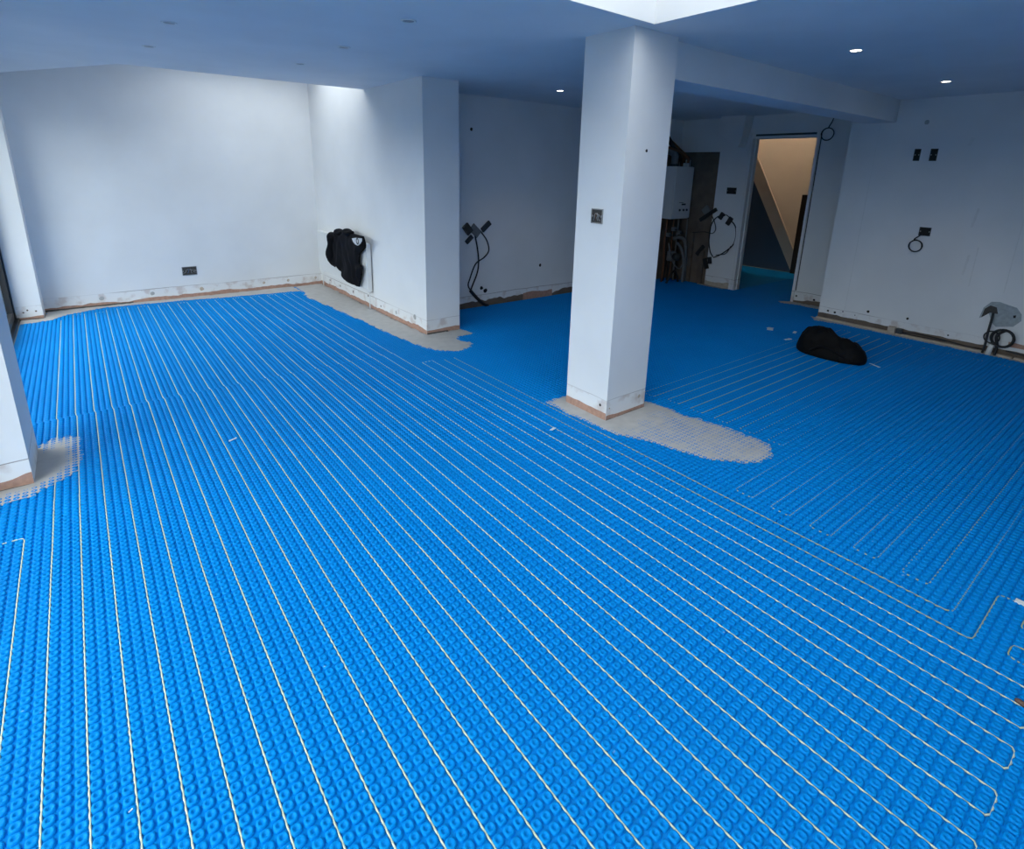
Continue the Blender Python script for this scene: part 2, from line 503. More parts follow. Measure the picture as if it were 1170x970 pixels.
bm.clear(); prism_yz(bm, [(4.36, 0), (4.46, 0), (5.85, st(5.85)), (5.80, H-0.005), (5.63, H-0.005), (4.36, st(4.36)+0.34)], 9.66, 9.70)
obj('stringer', rel(bm, t), TIMBER, t)
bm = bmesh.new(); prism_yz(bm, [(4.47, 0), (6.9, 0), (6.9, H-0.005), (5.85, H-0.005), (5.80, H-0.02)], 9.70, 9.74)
obj('side_panel', rel(bm, t), simple('shade_blue_panel', (0.10, 0.16, 0.25), 0.7, var=0.06), t)  # under-stair shade put into the panel's dark blue colour
tag(obj('newel_post', boxb(9.60, 9.655, 4.33, 4.46, 0, 1.33, 0.006), DKWOOD), 'dark wooden post at the foot of the stairs', 'post')
t = thing('hall_light', 'warm bulb on the stairwell ceiling above the stairs', 'light', (9.46, 5.3, 4.4))
bm = bmesh.new(); lathe(bm, [(0, 0), (0.05, 0), (0.05, -0.02), (0.02, -0.03), (0.02, -0.08), (0, -0.08)]); obj('lamp_holder', bm, WHITEPL, t)
bm = bmesh.new(); lathe(bm, [(0, -0.08), (0.018, -0.085), (0.03, -0.12), (0.022, -0.145), (0, -0.155)]); obj('bulb', bm, BULB, t, True)
l = bpy.data.lights.new('hall_bulb_light', 'POINT'); l.energy = 52; l.color = (1.0, 0.84, 0.66); l.shadow_soft_size = 0.05
o = bpy.data.objects.new('hall_bulb_light', l); link(o, t); o.location = (0, 0, -0.2)

# ------------------------------------------------------------------ bare plaster at the foot of the walls
def strip(parent, p0, p1, nrm, h=0.055, var=0.02, off=0.0025, mat=PINK, name='bare_plaster', z0=0.0, seed=0):
    """irregular thin layer along the foot of a wall from p0 to p1 (xy)"""
    bm = bmesh.new(); p0 = Vector((*p0, 0)); p1 = Vector((*p1, 0)); n = Vector((*nrm, 0))
    Ln = (p1-p0).length; k = max(4, int(Ln/0.025))
    rows = []
    for i in range(k+1):
        q = p0.lerp(p1, i/k)
        hh = h+var*(noise.noise(Vector((i*0.025*3+seed*7.3, seed, 0)))*1.6+0.6*noise.noise(Vector((i*0.025*14, seed+3, 0))))
        hh = max(0.006, hh)
        rows.append([bm.verts.new(q+Vector((0, 0, z0))+n*off), bm.verts.new(q+Vector((0, 0, z0+hh))+n*off), bm.verts.new(q+Vector((0, 0, z0+hh))-n*0.001)])
    for a, b in zip(rows, rows[1:]):
        bm.faces.new((a[0], b[0], b[1], a[1])); bm.faces.new((a[1], b[1], b[2], a[2]))
    return obj(name, bm, mat, parent)
strip(w_back, (-0.448, YB), (XJ, YB), (0, -1), 0.045, 0.022, seed=1)
strip(w_back, (-0.448, YB), (0.35, YB), (0, -1), 0.022, 0.004, 0.004, GROOVE, 'dark_gap', 0.0, 2)
strip(w_nib, (XJ, YN), (XJ, YB), (-1, 0), 0.05, 0.02, seed=3)
strip(w_nib, (XJ, YN), (XN, YN), (0, -1), 0.05, 0.012, seed=4)
strip(w_nib, (XJ, YN), (XJ+0.24, YN), (0, -1), 0.018, 0.004, 0.004, GROOVE, 'dark_gap', 0, 5)
strip(w_alc, (XN, YA), (6.05, YA), (0, -1), 0.075, 0.035, mat=BROWN, seed=6)
strip(w_alc, (4.35, YA), (4.85, YA), (0, -1), 0.085, 0.02, 0.004, PINK, seed=7)
strip(w_pil, (PX1, PY1), (PX1, PY2), (-1, 0), 0.06, 0.012, seed=8)
strip(w_pil, (PX1, PY1), (PX2, PY1), (0, -1), 0.035, 0.012, mat=PINK, seed=9)
strip(w_pil, (PX1, PY1), (PX2, PY1), (0, -1), 0.012, 0.006, 0.004, GROOVE, 'dark_gap', 0, 10)
strip(w_p1, (-0.95, 3.431), (-0.385, 3.431), (0, -1), 0.07, 0.03, seed=11)
strip(w_p1, (-0.95, 3.431), (-0.40, 3.431), (0, -1), 0.012, 0.006, 0.004, GROOVE, 'dark_gap', 0, 12)
strip(w_p2, (-0.66, 7.342), (-0.448, 7.342), (0, -1), 0.03, 0.012, seed=13)
strip(w_p2, (-0.66, 7.342), (-0.448, 7.342), (0, -1), 0.014, 0.003, 0.004, GROOVE, 'dark_gap', 0, 14)
strip(w_door, (XD, DY1+0.075), (XD, 4.665), (-1, 0), 0.07, 0.02, mat=DUST, seed=15)
strip(w_door, (XD, YR), (XD, DY0-0.03), (-1, 0), 0.05, 0.02, mat=BROWN, seed=16)
strip(w_rn, (XR, 0.2), (XR, YR), (-1, 0), 0.075, 0.015, 0.002, BROWN, seed=17)
strip(w_rn, (XR, 0.2), (XR, 1.0), (-1, 0), 0.05, 0.02, 0.004, PINK, z0=0.11, seed=18)
# timber grounds left along the right wall
for k, (a, b) in enumerate(((-0.2, 0.93), (0.945, 1.9), (1.91, YR))):
    obj('batten', boxb(XR-0.045, XR-0.002, a, b, 0.0, 0.026, 0.003), DUST, w_rn)

# plaster dabs, screw holes
def dot(parent, p, nrm, r, mat, name, h=0.004):
    bm = bmesh.new()
    m = orient(p, nrm)
    lathe(bm, [(0, h), (r*0.6, h*0.9), (r, 0)], 9, m)
    for v in bm.verts:
        v.co += Vector((noise.noise(v.co*40), noise.noise(v.co*40+Vector((5, 0, 0))), noise.noise(v.co*40+Vector((0, 9, 0)))))*r*0.35
    n = Vector(nrm)
    for v in bm.verts:
        dd = (v.co-Vector(p)).dot(n)
        if dd < 0.0005: v.co += n*(0.0006-dd)
    obj(name, bm, mat, parent, True)
GREYDAB = simple('grey_dab', (0.42, 0.42, 0.41), 0.9, var=0.3, scale=60)
HOLE = simple('dark_hole', (0.02, 0.018, 0.016), 0.9)
for x in (0.06, 0.55, 1.07, 1.80, 2.11, 2.48):
    dot(w_back, (x, YB, 0.095), (0, -1, 0), 0.024 if x < 1.2 else 0.018, GREYDAB if x < 0.8 else DUST, 'plaster_dab')
for y, z, r in ((6.93, 0.093, .016), (6.04, 0.135, .014), (5.31, 0.09, .02), (4.885, 0.135, .03), (6.5, .1, .014), (7.3, .11, .012), (5.7, .08, .012)):
    dot(w_nib, (XJ, y, z), (-1, 0, 0), r, GREYDAB if r > .018 else HOLE, 'plaster_dab' if r > .018 else 'screw_hole')
for y, z, r in ((2.624, .111, .012), (2.546, .107, .014), (2.465, .135, .008), (2.211, .189, .015), (1.834, .194, .013), (1.465, .104, .008), (2.334, .12, .006)):
    dot(w_rn, (XR, y, z), (-1, 0, 0), r, HOLE, 'screw_hole')
for x, z, r in ((4.623, .43, .02), (3.70, .23, .025), (3.76, .19, .03), (3.03, 2.05, .02), (3.55, 2.03, .02)):
    dot(w_alc, (x, YA, z), (0, -1, 0), r, HOLE, 'screw_hole')
for x, z in ((-0.60, .085), (-0.565, .105), (-0.50, .088)):
    dot(w_p2, (x, 7.342, z), (0, -1, 0), 0.009, BROWN, 'screw_hole')
for x, z, r in ((2.90, .105, .013), (2.60, .09, .006)):
    dot(w_pil, (x, PY1, z), (0, -1, 0), r, DUST, 'plaster_dab')
dot(w_pil, (2.757, PY1, 1.736), (0, -1, 0), 0.010, HOLE, 'screw_hole')
dot(w_pil, (PX1, 2.30, .10), (-1, 0, 0), 0.010, HOLE, 'screw_hole')
for y, z in ((3.28, .09), (3.05, .08)):
    dot(w_door, (XD, y, z), (-1, 0, 0), 0.014, HOLE, 'screw_hole')
dot(w_rn, (XR, 2.04, 2.16), (-1, 0, 0), 0.022, GREYDAB, 'plaster_dab')
# old filler runs on the right wall
FAINT = simple('filler_smear', (0.735, 0.735, 0.73), 0.9, var=0.1)
for a, b, w in (((XR, 1.49, 1.18), (XR, 1.47, 1.36), .02), ((XR, 1.47, .72), (XR, 1.455, .92), .02), ((XR, 1.40, .62), (XR, 1.40, 1.0), .01), ((XR, 1.66, 1.93), (XR, 1.64, 2.0), .03), ((XR, 1.13, 0.6), (XR, 1.13, 2.0), .008)):
    obj('filler_run', barb(a, b, w, 0.0008, (-1, 0, 0)), FAINT, w_rn)
obj('boarding_joint', barb((XR, 2.45, 0.16), (XR, 2.45, 2.16), 0.006, 0.0012, (-1, 0, 0)), FAINT, w_rn)

# ------------------------------------------------------------------ blue studded mat
S = 0.0971; X0 = -0.3997; P = S/3          # cable spacing = three studs
SEAM = 4.285; DXF = -0.007
def in_poly(x, y, poly):
    x = np.asarray(x); y = np.asarray(y); c = np.zeros(x.shape, bool)
    n = len(poly); j = n-1
    for i in range(n):
        xi, yi = poly[i]; xj, yj = poly[j]
        cond = ((yi > y) != (yj > y)) & (x < (xj-xi)*(y-yi)/(yj-yi+1e-12)+xi)
        c ^= cond; j = i
    return c
def dist_poly(x, y, poly):
    d = np.full(np.shape(x), 1e9); n = len(poly)
    for i in range(n):
        ax, ay = poly[i]; bx, by = poly[(i+1) % n]
        dx, dy = bx-ax, by-ay; L2 = dx*dx+dy*dy+1e-12
        t = np.clip(((x-ax)*dx+(y-ay)*dy)/L2, 0, 1)
        d = np.minimum(d, np.hypot(x-(ax+t*dx), y-(ay+t*dy)))
    return d

STRIP_J = [(2.172, 7.30), (2.105, 6.9), (2.15, 6.3), (2.20, 5.72), (2.235, 5.2), (2.263, 4.767), (2.30, 4.45), (2.366, 4.175), (2.48, 4.05), (2.597, 4.02), (2.72, 4.08), (2.782, 4.183), (2.74, 4.33), (2.80, 4.41), (2.95, 4.40), (2.993, 4.468), (2.955, 4.607), (XN, YN), (XJ, YN), (XJ, YB), (2.172, YB)]
STRIP_B = [(-0.655, 7.15), (-0.38, 7.18), (-0.274, 7.36), (0.073, 7.53), (0.40, 7.50), (0.747, 7.478), (1.2, 7.40), (1.695, 7.337), (2.172, 7.29), (2.172, YB), (-0.448, YB), (-0.448, 7.342), (-0.655, 7.342)]
PATCH_P = [(2.43, 2.72), (2.44, 2.45), (2.465, 2.158), (2.50, 2.02), (2.60, 1.78), (2.664, 1.578), (2.78, 1.42), (2.903, 1.34), (3.03, 1.33), (3.15, 1.40), (3.19, 1.50), (3.17, 1.66), (3.122, 1.886), (3.09, 2.05), (3.10, 2.15), (3.08, 2.26), (3.05, 2.35), (PX2, 2.36), (PX2, PY2), (2.62, 2.70)]
PATCH_L = [(-0.66, 3.25), (-0.506, 3.272), (-0.379, 3.30), (-0.30, 3.35), (-0.207, 3.44), (-0.185, 3.6), (-0.193, 3.92), (-0.26, 3.97), (-0.324, 3.99), (-0.395, 3.92), (-0.40, 3.872), (-0.66, 3.872)]

mat_sheet = bmesh.new()
def quadz(bm, poly, z):
    bm.faces.new([bm.verts.new((x, y, z)) for x, y in poly])
prism(mat_sheet, [(XL+0.03, YF), (XR-0.05, YF), (XR-0.05, YR+0.02), (XD-0.005, YR+0.02), (XD-0.005, DY0), (9.65, DY0-0.9), (9.65, 5.8), (XD+0.15, 5.8), (XD+0.15, DY1), (XD-0.005, DY1), (XD-0.005, YA-0.01), (XN+0.01, YA-0.01), (XN+0.01, SEAM), (2.4, SEAM), (2.15, YB-0.03), (-0.44, YB-0.03), (-0.44, 7.33), (XL+0.03, 7.33)], 0.0002, 0.0012)
mat_o = obj('studded_mat', mat_sheet, BLUE)
tag(mat_o, 'bright blue studded underfloor heating mat covering the whole floor', 'floor mat')

def stud_mesh(seg, prof):
    """squircle boss with a dimple; returns verts, faces"""
    V = []; Fc = []
    for ri, (r, z, e) in enumerate(prof):
        if r == 0:
            V.append((0, 0, z)); continue
        for k in range(seg):
            a = 2*math.pi*(k+0.5)/seg; c, s = math.cos(a), math.sin(a)
            q = (abs(c)**e+abs(s)**e)**(-1/e)
            V.append((r*q*c, r*q*s, z))
    for ri in range(len(prof)-1):
        b = ri*seg
        for k in range(seg):
            k2 = (k+1) % seg
            if prof[ri+1][0] == 0: Fc.append((b+k, b+k2, b+seg))
            else: Fc.append((b+k, b+k2, b+seg+k2, b+seg+k))
    return np.array(V), Fc
h = P/2
prof_hi = [(h*.88, .001, 4), (h*.82, .0064, 3.4), (h*.70, .0090, 2.8), (h*.50, .0094, 2.2), (h*.34, .0070, 2), (h*.22, .0048, 2), (0, .0042, 2)]
prof_md = [(h*.88, .001, 4), (h*.82, .0066, 3.4), (h*.58, .0094, 2.4), (h*.28, .0054, 2), (0, .0042, 2)]
prof_lo = [(h*.88, .001, 4), (h*.78, .0076, 3.4), (h*.50, .0094, 2.2), (0, .0050, 2)]

ix = np.arange(-12, 320); pts = []
xs_n = X0+(ix+0.5)*P; 
for y0, y1, dx in ((-0.75, SEAM, 0.0), (SEAM+0.004, YB-0.04, DXF)):
    ys_ = np.arange(y0+P/2, y1, P)
    gx, gy = np.meshgrid(xs_n+dx, ys_); pts.append(np.stack([gx.ravel(), gy.ravel()], 1))
pts = np.concatenate(pts); x, y = pts[:, 0], pts[:, 1]
ok = (x > XL+0.05) & (x < 9.0) & (y > -0.75)
ok &= ~((x > XR-0.06) & (y < YR+0.03))
ok &= ~((x > XN-0.0) & (y > YA-0.03) & (x < XD+.15))
ok &= ~((x > XJ-0.02) & (x < XN+0.02) & (y > YN-0.02))
ok &= ~((x > XD-0.02) & ((y < DY0+0.01) | (y > DY1-0.01)))
ok &= ~((x > PX1-0.02) & (x < PX2+.02) & (y > PY1-.02) & (y < PY2+.02))
ok &= ~((x < -0.37) & (y > 3.41) & (y < 3.89))
ok &= ~((x < -0.43) & (y > 7.32))
for poly, mrg in ((STRIP_J, 0.02), (STRIP_B, 0.015), (PATCH_L, 0.10)):
    ok &= ~(in_poly(x, y, poly) & (dist_poly(x, y, poly) > mrg))
pts = pts[ok]
# the boards of mat lie very slightly unevenly
D = pts - np.array([0.0, 0.0])
Rm = np.array([list(_r2), list(_d2), list(_F)])
rel3 = np.concatenate([pts, np.full((len(pts), 1), -CAMH)], 1) @ Rm.T
uu = PCX+FPX*rel3[:, 0]/np.maximum(rel3[:, 2], .05); vv = PCY+FPX*rel3[:, 1]/np.maximum(rel3[:, 2], .05)
infr = (rel3[:, 2] > 0.2) & (uu > 10) & (uu < 1160) & (vv > 0) & (vv < 962)
order = np.argsort(np.where(infr, rel3[:, 2], 1e9))
near_idx = order[:300]
near_mask = np.zeros(len(pts), bool); near_mask[near_idx] = True
V, Fc = stud_mesh(20, prof_hi)
me = bpy.data.meshes.new('stud'); me.from_pydata(V.tolist(), [], Fc); me.materials.append(BLUE)
me.polygons.foreach_set('use_smooth', [True]*len(me.polygons))
for i in near_idx:
    o = bpy.data.objects.new('stud', me); o.location = (pts[i, 0], pts[i, 1], 0)
    C.objects.link(o); o.parent = mat_o

def tri_data(P2, V, Fc, base):
    nV = len(V); n = len(P2)
    co = np.zeros((n*nV, 3), np.float32); T = np.tile(V, (n, 1))
    co[:, :2] = np.repeat(P2, nV, 0)+T[:, :2]; co[:, 2] = T[:, 2]
    lens = np.array([len(f) for f in Fc]); flat = np.concatenate([np.array(f) for f in Fc])
    loops = np.repeat(np.arange(n)*nV, len(flat))+np.tile(flat, n)+base
    return co, loops, np.tile(lens, n)
rest = pts[~near_mask]; dist = np.hypot(rest[:, 0], rest[:, 1])
near = dist < 3.0
A_ = tri_data(rest[near], *stud_mesh(12, prof_md), 0)
B_ = tri_data(rest[~near], *stud_mesh(8, prof_lo), len(A_[0]))
co = np.concatenate([A_[0], B_[0]]); loops = np.concatenate([A_[1], B_[1]]).astype(np.int32); lt = np.concatenate([A_[2], B_[2]]).astype(np.int32)
m = bpy.data.meshes.new('studs')
m.vertices.add(len(co)); m.vertices.foreach_set('co', co.ravel())
m.loops.add(len(loops)); m.loops.foreach_set('vertex_index', loops)
m.polygons.add(len(lt)); m.polygons.foreach_set('loop_start', np.concatenate([[0], np.cumsum(lt)[:-1]]).astype(np.int32)); m.polygons.foreach_set('loop_total', lt)
m.polygons.foreach_set('use_smooth', np.ones(len(lt), bool))
m.update(calc_edges=True); m.materials.append(BLUE)
o = bpy.data.objects.new('studs', m); link(o, mat_o); o['kind'] = 'stuff'

# ------------------------------------------------------------------ heating cables
CZ = 0.0040
def run(a, b):
    """straight run with the small weave the studs force on it"""
    a = Vector(a); b = Vector(b); L = (b-a).length; n = max(2, int(L/(P/2)))
    t = (b-a)/L; s = Vector((-t.y, t.x)); out = []
    for i in range(n+1):
        q = a+t*L*i/n; w = 1 if 0 < i < n else 0
        near_ = q.length < 3.2
        ww = (0.0005 if i % 2 else -0.0005)*w + 0.0010*noise.noise(Vector((q.x*3, q.y*3, 1)))
        if not near_ and i % 4 and 0 < i < n: continue
        q2 = q+s*ww
        out.append(Vector((q2.x, q2.y, CZ+(0.0006 if i % 2 else -0.0006)*w)))
    return out
def xk(k, y): return X0+k*S+(DXF if y > SEAM+0.02 else 0.0)
def uturn(p, q, bulge):
    """rounded end between two runs; bulge = direction vector of the turn"""
    p = Vector(p); q = Vector(q); bl = Vector(bulge)
    return [Vector((*(p+bl*0.6), CZ)), Vector((*(p.lerp(q, .14)+bl), CZ)), Vector((*(p.lerp(q, .5)+bl*1.03), CZ)), Vector((*(p.lerp(q, .86)+bl), CZ)), Vector((*(q+bl*0.6), CZ))]
far_end = {}
def far_y(k):
    X = xk(k, 7)
    if X < -0.30: return 7.16
    if X < 0.0: return 7.32
    if X < 2.06: return 7.44-0.10*X
    return 3.93
def leg(k, ylo, up):
    yf = far_y(k)
    if yf > SEAM:
        pts_ = run((xk(k, 0), ylo), (xk(k, 0), SEAM-0.01))+run((xk(k, 9), SEAM+0.06), (xk(k, 9), yf))
    else:
        pts_ = run((xk(k, 0), ylo), (xk(k, 0), yf))
    return pts_ if up else pts_[::-1]
# zone 1: serpentine of long runs k=1..28
path = []
near_y = {}
YNEAR = 0.045
ks = list(range(2, 28))
up = True
for k in ks:
    ylo = YNEAR
    path += leg(k, ylo, up)
    if k != ks[-1]:
        if up:
            yf = min(far_y(k), far_y(k+1))
            path += [Vector((xk(k, yf), yf+0.012, CZ)), Vector((xk(k+1, yf), yf+0.012, CZ))]
        else:
            path += uturn((xk(k, 0), ylo), (xk(k+1, 0), ylo), (0, -0.022))
    up = not up
bm = bmesh.new(); tube(bm, path, 0.0027, 6)
cab1 = obj('heating_cable', bm, CABLE, None, True)
tag(cab1, 'cream heating cable in long parallel runs up and down the open floor', 'cable')
# k=1 run beside the pier and k=0 run turning out to the glazed doors
c = run((xk(1, 0), -0.5), (xk(1, 0), 3.32)) + run((xk(1, 0), 3.33), (xk(1, 0), SEAM-0.01)) + run((xk(1, 9), SEAM+.03), (xk(1, 9), 7.14))
bm = bmesh.new(); tube(bm, c, 0.0027, 6)
tag(obj('heating_cable', bm, CABLE, None, True), 'single cream heating cable run passing the foot of the left pier', 'cable')
c = run((X0, -0.5), (X0, 2.89))+[Vector((X0-0.006, 2.908, CZ))]+run((X0-0.02, 2.912), (-0.59, 2.918))
bm = bmesh.new(); tube(bm, c, 0.0027, 6)
tag(obj('heating_cable', bm, CABLE, None, True), 'cream heating cable turning left towards the glazed doors in front of the pier', 'cable')
CZ = 0.0050
# zone 2: runs to the right, loops on their left ends
path = []
c = run((xk(29, 0), 3.9), (xk(29, 0), 0.325))
path += c+[Vector((xk(29, 0)+0.012, 0.306, CZ))]
XE = 6.40
yB = [0.302]+[0.409+k*0.0957 for k in range(22)]
right = True
path += run((xk(29, 0)+0.03, 0.302), (XE, 0.302))
for i in range(1, len(yB)):
    ya, yb = yB[i-1], yB[i]
    if i % 2 == 1:     # turn at the right wall
        path += [Vector((XE+0.02, ya+0.01, CZ)), Vector((XE+0.02, yb-0.01, CZ))]
        xl = 2.545 if yb < 1.33 else 3.24
        if yb > 2.15: xl = 3.2
        path += run((XE, yb), (xl, yb))
    else:
        path += uturn((xl, ya), (xl, yb), (-0.022, 0))
        path += run((xl, yb), (XE, yb))
bm = bmesh.new(); tube(bm, path, 0.0027, 6)
tag(obj('heating_cable', bm, CABLE2, None, True), 'shade-toned yellowish heating cable with loops running sideways right of the pillar', 'cable')
# run 28: short spur ending in a white tag
c = run((xk(28, 0), 3.9), (xk(28, 0), 0.235))+[Vector((xk(28, 0)+0.012, 0.219, CZ))]+run((xk(28, 0)+0.03, 0.217), (2.675, 0.217))+[Vector((2.692, 0.212, CZ)), Vector((2.697, 0.195, CZ))]+run((2.698, 0.18), (2.702, -0.45))
t = thing('heating_cable', 'heating cable spur with a white tag at the right edge of the floor', 'cable')
obj('sheath', tubeb(c, 0.0027, 6), CABLE2, t, True)
obj('cable_tag', boxb(2.690, 2.716, 0.135, 0.170, 0.004, 0.013, 0.002), WHITEPL, t)
# little loops opening towards the camera at the far right edge
for x0_, lab in ((2.335, 'small heating cable loop nearer the camera at the right edge'), (2.535, 'small heating cable loop just below the white tag at the right edge')):
    c = run((x0_, -0.45), (x0_, 0.10))+[Vector((x0_+0.006, 0.118, CZ))]+[Vector((x0_+0.02, 0.123, CZ)), Vector((x0_+0.06, 0.123, CZ)), Vector((x0_+0.078, 0.118, CZ))]+run((x0_+0.085, 0.10), (x0_+0.085, -0.45))
    bm = bmesh.new(); tube(bm, c, 0.0027, 6); tag(obj('heating_cable', bm, CABLE2, None, True), lab, 'cable')
CZ = 0.0040
# brown joint where a run ends
t = thing('cable_joint', 'brown crimped cable joint at the right edge of the floor', 'joint', (2.13, 0.035, 0.006))
bm = bmesh.new(); lathe(bm, [(0, -.03), (.005, -.03), (.009, -.022), (.009, .022), (.005, .03), (0, .03)], 10, orient((0, 0, .004), (0.15, 1, 0))); obj('sleeve', bm, simple('brown_heatshrink', (.10, .05, .03), .5), t, True)
bm = bmesh.new(); tube(bm, [(0, -.03, .003), (.004, -.1, 0), (.002, -.45, 0)], .0035, 6); obj('tail', bm, BLACK, t, True)

# ------------------------------------------------------------------ grey levelling compound
def patch(name, poly, label, res, zmid, fringe, dimple, rough=0.03, zvar=0.0004):
    px = [p[0] for p in poly]; py = [p[1] for p in poly]
    gx = np.arange(min(px)-.06, max(px)+.06, res); gy = np.arange(min(py)-.06, max(py)+.06, res)
    X, Y = np.meshgrid(gx, gy, indexing='ij')
    ins = in_poly(X, Y, poly); d = dist_poly(X, Y, poly); sd = np.where(ins, d, -d)
    nz = np.array([[noise.noise(Vector((a*9, b*9, 3.3)))+0.7*noise.noise(Vector((a*27, b*27, 7))) for b in gy] for a in gx])
    sd = sd+nz*rough
    wall = np.zeros(X.shape, bool)
    for (a, b, c_, e) in ((PX1, PX2, PY1, PY2), (XJ, XN, YN, YB), (-9, -0.385, 3.431, 3.872), (-9, -0.448, 7.342, 9), (-9, 9, YB, 99), (-9, XL+.03, -9, 99)):
        wall |= (X > a+res*.6) & (X < b-res*.6) & (Y > c_+res*.6) & (Y < e-res*.6)
    z = 0.0062+(zmid-0.0062)*np.clip(sd/fringe, 0, 1)
    lx = ((X-X0-np.where(Y > SEAM, DXF, 0))/P) % 1-0.5; ly = ((Y-(-0.75))/P) % 1-0.5
    rr = np.hypot(lx, ly)
    z = z - dimple*np.exp(-(rr/0.16)**2) - dimple*0.9*np.exp(-((0.5-np.maximum(abs(lx), abs(ly)))/0.07)**2) + zvar*nz
    if zvar > 0.0004: z = z+0.0012*np.exp(-(dist_poly(X, Y, [(PX1, PY1), (PX2, PY1), (PX2, PY2), (PX1, PY2)])/0.12)**2)
    keep = (sd > 0) & ~wall
    idx = -np.ones(X.shape, int); vs = []; fs = []
    cell = keep[:-1, :-1] & keep[1:, :-1] & keep[1:, 1:] & keep[:-1, 1:]
    used = np.zeros(X.shape, bool)
    used[:-1, :-1] |= cell; used[1:, :-1] |= cell; used[1:, 1:] |= cell; used[:-1, 1:] |= cell
    idx[used] = np.arange(used.sum())
    vs = np.stack([X[used], Y[used], z[used]], 1)
    ci, cj = np.nonzero(cell)
    fs = np.stack([idx[ci, cj], idx[ci+1, cj], idx[ci+1, cj+1], idx[ci, cj+1]], 1)
    me = bpy.data.meshes.new(name); me.from_pydata(vs.tolist(), [], fs.tolist()); me.materials.append(FILL)
    me.polygons.foreach_set('use_smooth', [True]*len(me.polygons))
    o = bpy.data.objects.new(name, me); C.objects.link(o)
    return tag(o, label, 'filler patch')
patch('levelling_patch', PATCH_P, 'long grey dried levelling patch spreading out from the foot of the pillar', 0.006, 0.0088, 0.04, 0.0, 0.022, 0.0007)
patch('levelling_patch', PATCH_L, 'small grey levelling patch around the left pier', 0.0065, 0.0102, 0.12, 0.0005, 0.02)
patch('levelling_patch', STRIP_J, 'grey levelling strip along the foot of the radiator wall', 0.012, 0.0100, 0.05, 0.0, 0.035)
patch('levelling_patch', STRIP_B, 'thin grey levelling strip along the back wall', 0.012, 0.0100, 0.03, 0.0, 0.02)
patch('levelling_patch', [(6.72, 2.80), (6.58, 2.70), (6.64, 2.4), (6.64, 1.6), (6.66, 1.0), (6.60, 0.6), (6.62, 0.1), (6.753, 0.1), (6.753, 2.80)], 'narrow grey levelling strip along the foot of the right wall', 0.012, 0.0100, 0.03, 0.0, 0.02)
patch('levelling_patch', [(7.34, 2.76), (7.20, 2.85), (7.18, 3.2), (7.12, 3.38), (7.22, 3.44), (7.35, 3.34), (7.35, 2.8)], 'small grey levelling patch beside the right door jamb', 0.012, 0.0100, 0.03, 0.0, 0.03)
patch('levelling_patch', [(7.34, 4.22), (7.26, 4.3), (7.24, 4.55), (7.27, 4.75), (7.35, 4.8), (7.35, 4.22)], 'small grey levelling patch left of the doorway', 0.012, 0.0100, 0.03, 0.0, 0.02)

# ------------------------------------------------------------------ downlights
def downlight(x, y, on, label, grp):
    t = thing('downlight', label, 'downlight', (x, y, H), grp)
    bm = bmesh.new(); lathe(bm, [(0.030, 0.004), (0.031, -0.002), (0.040, -0.005), (0.044, -0.002), (0.044, 0.0)], 24)
    obj('trim_ring', bm, WHITEPL, t, True)
    bm = bmesh.new(); lathe(bm, [(0, -0.0015), (0.030, -0.0015), (0.031, 0.0)], 20)
    obj('lens', bm, LENS_ON if on else LENS_OFF, t)
    if on:
        l = bpy.data.lights.new('downlight_beam', 'SPOT'); l.energy = 7; l.color = (1.0, 0.90, 0.76)
        l.spot_size = math.radians(95); l.spot_blend = 0.7; l.shadow_soft_size = 0.03
        o = bpy.data.objects.new('downlight_beam', l); link(o, t); o.location = (0, 0, -0.02)
downlight(4.04, 1.689, True, 'lit recessed downlight nearest the roof lantern, right of the pillar', 'lit downlights')
downlight(5.749, 1.666, True, 'lit recessed downlight above the right wall switches', 'lit downlights')
downlight(3.997, 4.407, True, 'lit recessed downlight in the alcove just left of the pillar', 'lit downlights')
for x, y, lab in ((0.583, 4.066, 'unlit downlight, upper one of the pair at the left of the ceiling'), (0.567, 4.965, 'unlit downlight furthest left in the ceiling'), (1.601, 3.98, 'unlit downlight in the middle of the row of three'), (1.604, 3.04, 'unlit downlight nearest the pillar in the row of three'), (1.583, 4.858, 'unlit downlight nearest the back rooflight in the row of three')):
    downlight(x, y, False, lab, 'unlit downlights')

# ------------------------------------------------------------------ wall boxes, sockets
def wall_box(name, label, cat, cx, cy, cz, nrm, w, hgt, inner, extra=None, rim=METAL, roll=0.0, group=None):
    """metal back box seen from the front: rim frame, dark inside, tabs"""
    t = thing(name, label, cat, (cx, cy, cz), group)
    m = orient((0, 0, 0), nrm) @ Matrix.Rotation(roll, 4, 'Z')
    def blk(x0, x1, y0, y1, z0, z1):
        b = bmesh.new(); box(b, x0, x1, y0, y1, z0, z1); bmesh.ops.transform(b, matrix=m, verts=b.verts[:]); return b
    b = bmesh.new()
    tk = 0.006
    for a in ((-w/2, w/2, hgt/2-tk, hgt/2), (-w/2, w/2, -hgt/2, -hgt/2+tk), (-w/2, -w/2+tk, -hgt/2+tk, hgt/2-tk), (w/2-tk, w/2, -hgt/2+tk, hgt/2-tk)):
        box(b, *a, 0.0, 0.006)
    bmesh.ops.transform(b, matrix=m, verts=b.verts[:])
    obj('box_rim', b, rim, t)
    obj('box_back', blk(-w/2+tk, w/2-tk, -hgt/2+tk, hgt/2-tk, 0.0003, 0.0015), inner, t)
    for sx in (-1, 1):
        obj('fixing_lug', blk(sx*(w/2-tk-0.005)-0.005, sx*(w/2-tk-0.005)+0.005, -0.006, 0.006, 0.0015, 0.006), METAL, t)
    if extra: extra(t, m)
    return t
